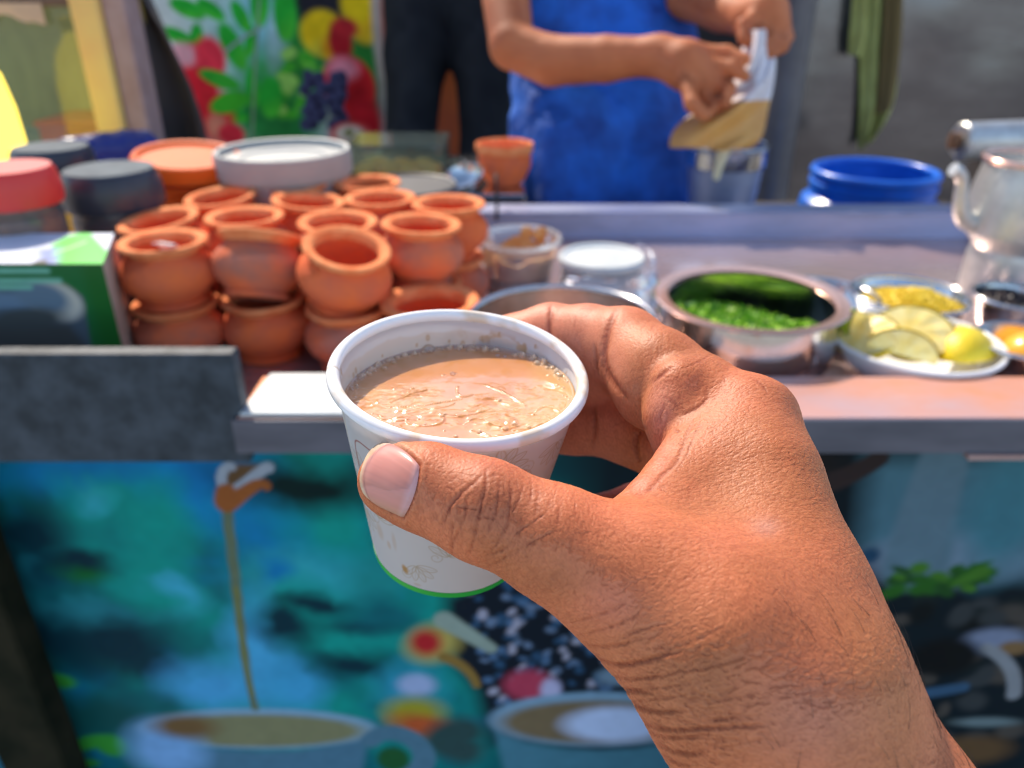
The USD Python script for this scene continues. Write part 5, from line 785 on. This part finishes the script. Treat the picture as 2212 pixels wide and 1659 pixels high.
HC[FI] *= (1 + 0.07 * (r1 - 0.5) + 0.10 * (nf - 0.5))[:, None]
mat_col('hand_skin', rough=0.5, spec=0.32, bump=0.00009, bscale=2600.0, subsurface_weight=0.22, subsurface_radius=(1.0, 0.35, 0.18), subsurface_scale=0.0022)
hd_ = thing('hand', 'brown hand and forearm gripping the paper tea cup with the thumb in front', 'hand')
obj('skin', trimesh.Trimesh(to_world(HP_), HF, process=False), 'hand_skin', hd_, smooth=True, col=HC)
# nail
def march(u, v, d0, d1):
    d = np.full(np.shape(u), d0, float); u = np.asarray(u, float); v = np.asarray(v, float); r = np.stack([(u - 2048) / FPX, (1536 - v) / FPX, np.ones_like(u)], -1)
    for _ in range(60): d = np.minimum(d + hand_sdf(r * d[..., None]) * 0.8, d1)
    return r * d[..., None]
side_t = curve([(1545, 1770), (1590, 1785), (1644, 1824), (1678, 1862)], 40); side_b = curve([(1478, 1996), (1501, 2017), (1556, 2046), (1612, 2073)], 40); nu = 44
tipc = curve([(1545, 1770), (1487, 1800), (1454, 1860), (1443, 1929), (1460, 1975), (1478, 1996)], nu); rootc = curve([(1678, 1862), (1672, 1920), (1650, 2000), (1612, 2073)], nu)
s_, t_ = np.meshgrid(np.linspace(0, 1, 40), np.linspace(0, 1, nu), indexing='ij')
lin = (1 - t_)[..., None] * side_t[:, None] + t_[..., None] * side_b[:, None]; lin2 = (1 - s_)[..., None] * tipc[None] + s_[..., None] * rootc[None]; bil = ((1 - s_) * (1 - t_))[..., None] * tipc[0] + (s_ * (1 - t_))[..., None] * rootc[0] + ((1 - s_) * t_)[..., None] * tipc[-1] + (s_ * t_)[..., None] * rootc[-1]
uv = lin + lin2 - bil; NP = march(uv[..., 0], uv[..., 1], 140.0, 180.0); NN = sgrad(NP.reshape(-1, 3)).reshape(NP.shape)
NN = ndimage.gaussian_filter(NN, (6, 6, 0)); NN /= np.linalg.norm(NN, axis=-1, keepdims=True); NP = ndimage.gaussian_filter(NP, (1.2, 1.2, 0), mode='nearest') * 0.5 + NP * 0.5
lift = 0.34 - 0.30 * np.clip(1 - np.minimum(t_, 1 - t_) * 9, 0, 1) ** 2 - 0.42 * np.clip((s_ - 0.93) / 0.07, 0, 1) + 0.03 * np.sin(t_ * 70 + 4 * np.sin(t_ * 9)) * 0.35
NP = NP + NN * lift[..., None]
tipd = np.clip((0.10 + 0.04 * np.cos(t_ * 6) - s_) / 0.04, 0, 1); lun = np.clip((s_ - 0.80) / 0.12, 0, 1); st = meshkit.fbm(np.stack([s_ * 2, t_ * 34, 0 * s_], -1), 3, 3)
NC = np.array([0.56, 0.225, 0.175]) * (0.92 + 0.16 * st[..., None]); NC = NC + lun[..., None] * 0.5 * (np.array([0.60, 0.36, 0.36]) - NC) + tipd[..., None] * (np.array([0.60, 0.41, 0.26]) - NC); NC = NC + np.clip((t_ - 0.8) / 0.2, 0, 1)[..., None] * 0.6 * (np.array([0.42, 0.22, 0.10]) - NC); NC *= 1 - 0.35 * np.exp(-((s_ - 0.12 - 0.04 * np.cos(t_ * 6)) / 0.018) ** 2)[..., None]
mat_col('nail', rough=0.28, spec=0.5, subsurface_weight=0.1, subsurface_radius=(1.0, 0.4, 0.3), subsurface_scale=0.0015)
nm = trimesh.Trimesh(to_world(NP.reshape(-1, 3)), sheet(NP).faces[:, ::-1], process=False)
fnn = np.cross(nm.triangles[:, 1] - nm.triangles[:, 0], nm.triangles[:, 2] - nm.triangles[:, 0]).mean(0); toeye = EYE - nm.vertices.mean(0)
if fnn @ toeye < 0: nm = trimesh.Trimesh(nm.vertices, nm.faces[:, ::-1], process=False)
obj('thumb_nail', nm, 'nail', hd_, smooth=True, col=NC.reshape(-1, 3))
# sparse hairs of the forearm
cur = []; wid = []; cnt = []
cand = np.nonzero((Fq[:, 1] > 2420) & (Fq[:, 0] > 3050) & (Fq[:, 1] < 3200))[0]; cand = np.r_[hr.choice(cand, 44), hr.choice(np.nonzero((Fq[:, 1] > 2500) & (Fq[:, 0] > 3560 + (Fq[:, 1] - 2500) * 0.45))[0], 40)]
for i in cand:
    n = FN[i]; t = np.array([-0.25 + hr.normal() * 0.25, 0.8, 0.2 * hr.normal()]); t -= n * (t @ n); t /= np.linalg.norm(t); ln = hr.uniform(2.5, 8.0); b = FP[i] - n * 0.2
    for s in np.linspace(0, 1, 6): cur.append(to_world(b + t * ln * s + n * ln * (0.34 * s - 0.22 * s * s))); wid.append(0.00008 * (1 - 0.7 * s))
    cnt.append(6)
bc = UsdGeom.BasisCurves.Define(stage, str(hd_.GetPath()) + '/arm_hair'); bc.CreateTypeAttr('linear'); bc.CreatePointsAttr(Vt.Vec3fArray.FromNumpy(np.array(cur, np.float32))); bc.CreateCurveVertexCountsAttr(Vt.IntArray(cnt)); bc.CreateWidthsAttr(Vt.FloatArray([float(w) for w in wid])); bc.SetWidthsInterpolation('vertex')
mat('hair', (0.012, 0.008, 0.006), None, rough=0.5); UsdShade.MaterialBindingAPI.Apply(bc.GetPrim()).Bind(MATS['hair']); tag(bc.GetPrim(), kind='stuff')
# ------------------------------------------------------------------ paper cup (its own frame: axis up, origin at the mouth)
az = cup_nw; ay = FWD - az * (FWD @ az); ay /= np.linalg.norm(ay); ax_ = np.cross(ay, az)
CM = np.eye(4); CM[:3, 0], CM[:3, 1], CM[:3, 2], CM[:3, 3] = ax_, ay, az, to_world(cupc)
inv = np.linalg.inv(CM)
def to_cup(w): return (np.asarray(w) - CM[:3, 3]) @ CM[:3, :3] * 1000.0
def wall_at(u, v, outer=True):          # angle and height on the cup wall where the eye meets it
    r = np.array([(u - 2048) / FPX, (1536 - v) / FPX, 1.0]); dw = to_cup(to_world(r * 400)) - to_cup(EYE); o = to_cup(EYE); d = dw; sl = (CUP_R - CUP_B) / CUP_H
    t = np.linspace(0.2, 0.9, 7000); P_ = o + d * t[:, None]; f = np.hypot(P_[:, 0], P_[:, 1]) - (CUP_R + P_[:, 2] * sl); k = np.nonzero((f[:-1] > 0) & (f[1:] <= 0) if outer else (f[:-1] < 0) & (f[1:] >= 0))[0]
    p_ = P_[k[0] if len(k) else np.argmin(np.abs(f))]; return math.atan2(p_[1], p_[0]), p_[2]
cup = thing('paper_cup', 'small white paper cup with faint leaf print and green bottom band, full of milk tea', 'paper cup', matrix=CM)
cr = np.random.default_rng(21)
NT, NZ = 760, 250; th = np.linspace(-np.pi, np.pi, NT + 1); zz = np.linspace(-CUP_H, -0.6, NZ); T2, Z2 = np.meshgrid(th, zz, indexing='ij'); R2 = CUP_R + Z2 * (CUP_R - CUP_B) / CUP_H
C = np.ones((NT + 1, NZ, 3)) * np.array([0.80, 0.795, 0.80]); S2 = T2 * 27.0       # arc length in mm at mid height
def ink(m, col, a): global C; C += np.clip(m * a, 0, 1)[..., None] * (np.array(col) - C)
def leaf(cx, cz, a, b, rot, w=0.19):
    x = (S2 - cx + 84.8) % 169.6 - 84.8; z = Z2 - cz; box_ = (np.abs(x) < a * 1.2) & (np.abs(z) < a * 1.2); k, g_ = math.cos(rot), math.sin(rot); X, Y = x * k + z * g_, -x * g_ + z * k; yy = b * np.clip(1 - (X / a) ** 2, 0, 1) ** 0.7
    return box_ * np.maximum(np.exp(-((np.abs(Y) - yy) / w) ** 2) * (np.abs(X) < a), 0.6 * np.exp(-(Y / (w * 0.8)) ** 2) * (np.abs(X) < a * 0.9))
def loop(cx, cz, r0, r1, turns, w=0.17):
    t = np.linspace(0, turns * 2 * np.pi, 60); px_ = cx + np.linspace(r0, r1, 60) * np.cos(t); pz_ = cz + np.linspace(r0, r1, 60) * np.sin(t); x = (S2 - cx + 84.8) % 169.6 - 84.8; m = (np.abs(x) < 8) & (np.abs(Z2 - cz) < 8); out = np.zeros_like(S2); I = np.nonzero(m)
    d = np.sqrt((x[I][:, None] + cx - px_) ** 2 + (Z2[I][:, None] - pz_) ** 2).min(1); out[I] = np.exp(-(d / w) ** 2); return out
tan = (0.56, 0.46, 0.32)
for k in range(62):
    cx, cz = cr.uniform(-84, 84), cr.uniform(-55, -5); base = cr.uniform(0, 6.3)
    for j in range(5): an = base + j * 0.55; ink(leaf(cx + 3.4 * math.cos(an), cz + 3.4 * math.sin(an), 3.3, 1.15, an), tan, 0.7)
    ink(loop(cx + cr.uniform(-9, 9), cz + cr.uniform(-5, 5), 0.6, cr.uniform(2.2, 3.6), 1.3), tan, 0.62)
def inked_line(pts, w, col, a, outer=True):
    q_ = np.array([wall_at(x, y) for x, y in pts]); c_ = curve(np.stack([q_[:, 0] * 27.0, q_[:, 1]], -1), 40); m = (np.abs(S2 - c_[:, 0].mean()) < 14) & (np.abs(Z2 - c_[:, 1].mean()) < 16); I = np.nonzero(m); a_, b_ = c_[:-1], c_[1:]; ab = b_ - a_; P_ = np.stack([S2[I], Z2[I]], -1); v = P_[:, None] - a_; t = np.clip((v * ab).sum(-1) / (ab * ab).sum(-1), 0, 1); d = np.linalg.norm(v - t[..., None] * ab, axis=-1).min(1); out = np.zeros_like(S2); out[I] = np.exp(-(d / w) ** 2); ink(out, col, a)
red = (0.42, 0.10, 0.08)
for pts in ([(1487, 1806), (1455, 1782), (1432, 1765), (1422, 1764), (1421, 1780), (1426, 1812), (1434, 1850), (1440, 1880)], [(2078, 1888), (2085, 1884), (2098, 1884), (2107, 1892), (2108, 1902)]): inked_line(pts, 0.26, red, 0.95)
sx, sz = wall_at(1622, 2280)             # tea stains run down outside
for dx, dz, rx, rz, a in ((0, 0, 1.1, 1.5, .9), (-0.5, 0.8, .8, 1.2, .8), (-5.5, 7, .8, 1.6, .35), (-9, 10, 1.6, 3.2, .3), (-3, 10, .8, 3.4, .25), (4, -4.5, 1.4, .6, .3)): ink(np.exp(-(((S2 - sx * 27 - dx) / rx) ** 2 + ((Z2 - sz - dz) / rz) ** 2) ** 2), (0.60, 0.34, 0.10), a)
sx2, _ = wall_at(1385, 1700); ink(np.exp(-((S2 - sx2 * 27 + 1.0 + 0.6 * np.sin(Z2 / 3)) / 0.9) ** 2) * (0.4 + 0.6 * meshkit.fbm(np.stack([S2 * 0, Z2 * 0.12, S2 * 0], -1), 3, 3)), (0.62, 0.46, 0.22), 0.75)
ink(np.clip((Z2 + 3.6) / 2.0, 0, 1) * np.clip(meshkit.fbm(np.stack([S2 * 0.12, Z2 * 0.25, 0 * S2], -1), 3, 8) * 3 - 1.35, 0, 1), (0.60, 0.42, 0.22), 0.55)
Vw = np.stack([R2 * np.cos(T2), R2 * np.sin(T2), Z2], -1) / 1000.0
n_ = {'a': ('attribute', {'attribute': 'col'}), 'p': ('principled_bsdf', dict(roughness=0.38, specular_ior_level=0.4)), 't': ('translucent_bsdf', {}), 'x': ('mix_closure', {'fac': 0.3})}
MATS['cup_paper'] = usdkit.material(stage, '/World/Looks/cup_paper', n_, [('a.color', 'p.base_color'), ('a.color', 't.color'), ('p.BSDF', 'x.closure1'), ('t.BSDF', 'x.closure2')], surface='x.closure')
mw = sheet(Vw); obj('outer_wall', mw, 'cup_paper', cup, smooth=True, col=C.reshape(-1, 3))
NT2, NZ2 = 520, 110; th = np.linspace(-np.pi, np.pi, NT2 + 1); zi = np.linspace(-24.0, -0.2, NZ2); T3, Z3 = np.meshgrid(th, zi, indexing='ij'); R3 = CUP_R - 0.45 + Z3 * (CUP_R - CUP_B) / CUP_H; S3 = T3 * 30
C3 = np.ones((NT2 + 1, NZ2, 3)) * np.array([0.80, 0.79, 0.80]); qn = np.stack([S3 * 0.35, Z3 * 0.35, 0 * S3], -1); spl = np.clip((meshkit.fbm(qn, 4, 31) - 0.53) * 9, 0, 1) * np.clip((-2.4 - Z3) / 2.0, 0, 1) * np.clip(meshkit.fbm(qn * 0.16 + 4, 2, 5) * 4 - 1.5, 0, 1)
low = np.clip((-5.0 - Z3 + 1.6 * meshkit.fbm(np.stack([S3 * 0.25, 0 * S3, 0 * S3], -1), 3, 6)) / 0.8, 0, 1)
for m_, c_, a_ in ((spl, (0.56, 0.31, 0.09), 0.75), (low, (0.66, 0.44, 0.22), 0.28)): C3 += np.clip(m_ * a_, 0, 1)[..., None] * (np.array(c_) - C3)
for k in range(34):
    x, z, r = cr.uniform(-np.pi, np.pi) * 30, cr.uniform(-8.5, -3.0), cr.uniform(0.2, 0.75); d = np.hypot((S3 - x), (Z3 - z) * 0.62); m_ = np.exp(-((d - r * 0.5) / (r * 0.4)) ** 2) * 0.8; C3 += np.clip(m_ * 0.7, 0, 1)[..., None] * (np.array((0.56, 0.32, 0.10)) - C3)
mi = sheet((np.stack([R3 * np.cos(T3), R3 * np.sin(T3), Z3], -1) / 1000)[::-1]); obj('inner_wall', mi, 'cup_paper', cup, smooth=True, col=C3[::-1].reshape(-1, 3))
tr_ = ring_of(CUP_R + 0.35, 0, 1.55, 220, 24); tr_.vertices[:, 2] *= 1.08; v = tr_.vertices; aa = np.arctan2(v[:, 1], v[:, 0]); seam = wall_at(1312, 1560)[0] if True else 0
sv = to_cup(to_world(px(1309, 1502, 195))); sa = math.atan2(sv[1], sv[0]); da = (aa - sa + np.pi) % (2 * np.pi) - np.pi; cen = np.stack([np.cos(aa) * (CUP_R + .35), np.sin(aa) * (CUP_R + .35), 0 * aa], -1); tr_.vertices = (cen + (v - cen) * (1 + 0.10 * (da > 0) * (da < 0.5) * np.clip(1 - da / 0.5, 0, 1) - 0.10 * np.exp(-(da / 0.012) ** 2))[:, None]) / 1000.0
rc = np.ones((len(v), 3)) * np.array([0.80, 0.795, 0.80]); st_ = np.clip((meshkit.fbm(v * 0.16 + 4, 3, 12) - 0.58) * 7, 0, 1)[:, None] * 0.6; rc += st_ * (np.array((0.60, 0.42, 0.22)) - rc); rc += np.exp(-(da / 0.02) ** 2)[:, None] * 0.6 * (np.array((0.40, 0.26, 0.12)) - rc)
mat_col('cup_rim', rough=0.26, spec=0.5); obj('rim', tr_, 'cup_rim', cup, smooth=True, col=rc)
mat('cup_green', (0.01, 0.34, 0.03), None, rough=0.4); bb_ = lathe([(CUP_B - 0.2, -CUP_H - 0.1), (CUP_B + 0.12, -CUP_H), (CUP_B + 0.42, -CUP_H + 1.9), (CUP_B + 0.30, -CUP_H + 1.95)], 160); bb_.vertices /= 1000; obj('base_band', bb_, 'cup_green', cup)
bt = lathe([(CUP_B - 0.3, -CUP_H + 3.0), (0, -CUP_H + 3.0)], 120); bt.vertices /= 1000; obj('base', bt, 'white_plastic', cup)
# ------------------------------------------------------------------ the tea: level surface inside the cup, with skin, ripples and bubbles
LV = to_world(cupc)[2] + (-6.3 * cup_nw[2]) / 1000.0
cen = to_world(cupc) + cup_nw * (-6.3 / 1000.0); cen[2] = LV
NA, NR = 760, 230; an = np.arange(NA) * 2 * np.pi / NA; rad = np.zeros(NA)
for i, a in enumerate(an):
    lo_, hi_ = 0.0, 0.05
    for _ in range(30):
        md = (lo_ + hi_) / 2; c_ = to_cup(cen + md * np.array([math.cos(a), math.sin(a), 0])); ins = math.hypot(c_[0], c_[1]) < CUP_R - 0.5 + c_[2] * (CUP_R - CUP_B) / CUP_H
        lo_, hi_ = (md, hi_) if ins else (lo_, md)
    rad[i] = lo_
fr_ = np.linspace(0, 1, NR); X = fr_[None] * rad[:, None] * np.cos(an)[:, None] * 1000; Y = fr_[None] * rad[:, None] * np.sin(an)[:, None] * 1000
def tn(s, seed, o=3, ox=0): return meshkit.fbm(np.stack([X * s + 11 + ox, Y * s + 7, 0 * X], -1), o, seed)
wx, wy = (tn(0.12, 3) - 0.5) * 9, (tn(0.12, 4) - 0.5) * 9
ridge = lambda s, seed: 1 - np.abs(2 * meshkit.fbm(np.stack([(X + wx) * s * 0.55 + 5, (Y + wy) * s * 1.25 + 5, 0 * X], -1), 3, seed) - 1)
patch = np.clip((tn(0.075, 9, 3) - 0.40) * 5, 0, 1) * np.clip((fr_[None] < 0.93) * 1.0, 0, 1) * np.clip((6.5 - Y) / 6, 0, 1)       # wrinkled milk skin over the near half
r1_, r2_ = ridge(0.20, 5), ridge(0.42, 6)
hgt = 0.10 * (tn(0.10, 2, 2) - 0.5) * 2 + patch * (0.26 * np.clip((r1_ - 0.62) / 0.38, 0, 1) ** 1.5 + 0.09 * np.clip((r2_ - 0.70) / 0.3, 0, 1) ** 1.5 + 0.42 * (tn(0.45, 17, 2) - 0.5)) + 0.5 * np.clip((fr_[None] - 0.975) / 0.025, 0, 1) ** 2 + 0.05 * (tn(0.35, 22, 2) - 0.5)
br = np.random.default_rng(5)
def tea_mm(x, y): u, v = 1280 + x * 0.8826, 1200 + y * 0.8826; r = to_world(px(u, v, 200.0)) - EYE; w = EYE + r * ((LV - EYE[2]) / r[2]); return (w - cen)[:2] * 1000
strand = np.zeros(X.shape)
for pts in ([(320, 485), (420, 482), (520, 470), (640, 450)], [(390, 550), (450, 570), (540, 562), (552, 525)], [(320, 465), (400, 432), (480, 408)], [(690, 432), (650, 440), (622, 396)], [(655, 565), (720, 540), (770, 565)], [(690, 592), (740, 606), (775, 632)], [(790, 612), (830, 630), (870, 620)], [(970, 522), (1050, 490), (1084, 510), (1030, 552)], [(630, 532), (690, 520), (770, 498)], [(745, 385), (840, 425), (930, 480)], [(430, 488), (520, 492), (600, 474)], [(1035, 340), (1075, 385)], [(560, 340), (610, 332)], [(880, 590), (960, 580), (1010, 560)], [(270, 530), (340, 550), (400, 545)], [(340, 405), (420, 400)], [(830, 575), (880, 560)]):
    c_ = curve(np.array([tea_mm(*p_) for p_ in pts]), 30); d = np.full(X.shape, 99.0)
    bx_ = (X > c_[:, 0].min() - 3) & (X < c_[:, 0].max() + 3) & (Y > c_[:, 1].min() - 3) & (Y < c_[:, 1].max() + 3); d[bx_] = np.hypot(X[bx_][:, None] - c_[:, 0], Y[bx_][:, None] - c_[:, 1]).min(1) + 0.35 * (tn(0.8, 33, 2)[bx_] - 0.5); strand = np.maximum(strand, np.exp(-(d / 0.36) ** 2))
hgt = hgt + 0.27 * strand
bub = []
for k in range(230):
    a = br.uniform(0, 2 * np.pi); f_ = 1 - abs(br.normal()) * 0.035 - 0.02; 
    if math.sin(a) < 0.1 and br.random() < 0.6: continue
    bub.append((a, f_, br.uniform(0.35, 1.0) if math.sin(a) > 0.3 else br.uniform(0.22, 0.5)))
for k in range(16): bub.append((br.uniform(3.4, 6.0), br.uniform(0.15, 0.85), br.uniform(0.3, 0.7)))
TC = np.ones(X.shape + (3,)) * np.array([0.60, 0.255, 0.10]); lc = lambda m, c, a: TC.__iadd__(np.clip(m * a, 0, 1)[..., None] * (np.array(c) - TC))
lc(np.clip((tn(0.06, 40) - 0.45) * 4, 0, 1) * np.clip((8 - Y) / 8, 0, 1), (0.70, 0.38, 0.17), 0.9); lc(np.clip((Y - 3) / 9, 0, 1), (0.58, 0.24, 0.085), 0.6); lc(np.clip((tn(0.16, 44) - 0.56) * 7, 0, 1), (0.55, 0.21, 0.045), 0.8); lc(patch * np.clip((r2_ - 0.72) / 0.2, 0, 1) * np.clip(tn(0.5, 50) * 3 - 1, 0, 1), (0.66, 0.30, 0.07), 0.35); lc(patch * np.clip((tn(0.6, 52) - 0.56) * 7, 0, 1), (0.64, 0.30, 0.07), 0.45); lc(np.clip((fr_[None] - 0.90) / 0.1, 0, 1) * np.clip(Y / 10, 0, 1), (0.62, 0.46, 0.38), 0.7); lc(np.clip((X - 17) / 9, 0, 1), (0.62, 0.38, 0.13), 0.6)  # rim shadow at the far side and light at the right edge painted in
for a, f_, r in bub:
    i = int(a / (2 * np.pi) * NA) % NA; bx, by = f_ * rad[i] * math.cos(a) * 1000, f_ * rad[i] * math.sin(a) * 1000; d = np.hypot(X - bx, Y - by); hgt += np.where(d < r, np.sqrt(np.maximum(r * r - d * d, 0)) * 0.75, 0); lc(np.exp(-((d - r) / (0.25 * r)) ** 2), (0.56, 0.29, 0.12), 0.25); lc((d < r * 0.8) * 1.0, (0.74, 0.54, 0.38), 0.4)
TV = np.stack([cen[0] + X / 1000, cen[1] + Y / 1000, LV + hgt / 1000], -1)
i, j = np.meshgrid(np.arange(NA), np.arange(NR - 1), indexing='ij'); qf = lambda a, b: (a % NA) * NR + b
TF = np.vstack([np.stack([qf(i, j), qf(i, j + 1), qf(i + 1, j + 1)], -1).reshape(-1, 3), np.stack([qf(i, j), qf(i + 1, j + 1), qf(i + 1, j)], -1).reshape(-1, 3)])
mat_col('milk_tea', rough=0.08, spec=0.5, coat_weight=1.0, coat_roughness=0.012, coat_ior=1.6, subsurface_weight=0.25, subsurface_radius=(1.0, 0.6, 0.35), subsurface_scale=0.002)
tea = thing('milk_tea', 'milky orange brown tea with wrinkled skin and bubbles filling the paper cup', 'tea')
obj('tea_surface', trimesh.Trimesh(TV.reshape(-1, 3), TF, process=False), 'milk_tea', tea, smooth=True, col=TC.reshape(-1, 3))
mat_pane('bubble_film', (0.97, 0.93, 0.90), rough=0.02, haze=0.12, hazecol=(0.8, 0.7, 0.62), ior=1.4)
def tea_at(u, v): r = (to_world(px(u, v, 200.0)) - EYE); return EYE + r * ((LV - EYE[2]) / r[2])
for u_, v_, r in ((1714, 1398, 1.75), (1504, 1452, 0.8), (1448, 1498, 0.6), (1810, 1496, 0.7), (1990, 1424, 0.6), (2020, 1428, 0.5)): b_ = trimesh.creation.icosphere(3, r / 1000); b_.apply_scale([1, 1, 0.8]); obj('bubble', b_.apply_translation(tea_at(u_, v_) + [0, 0, 0.0001]), 'bubble_film', tea)
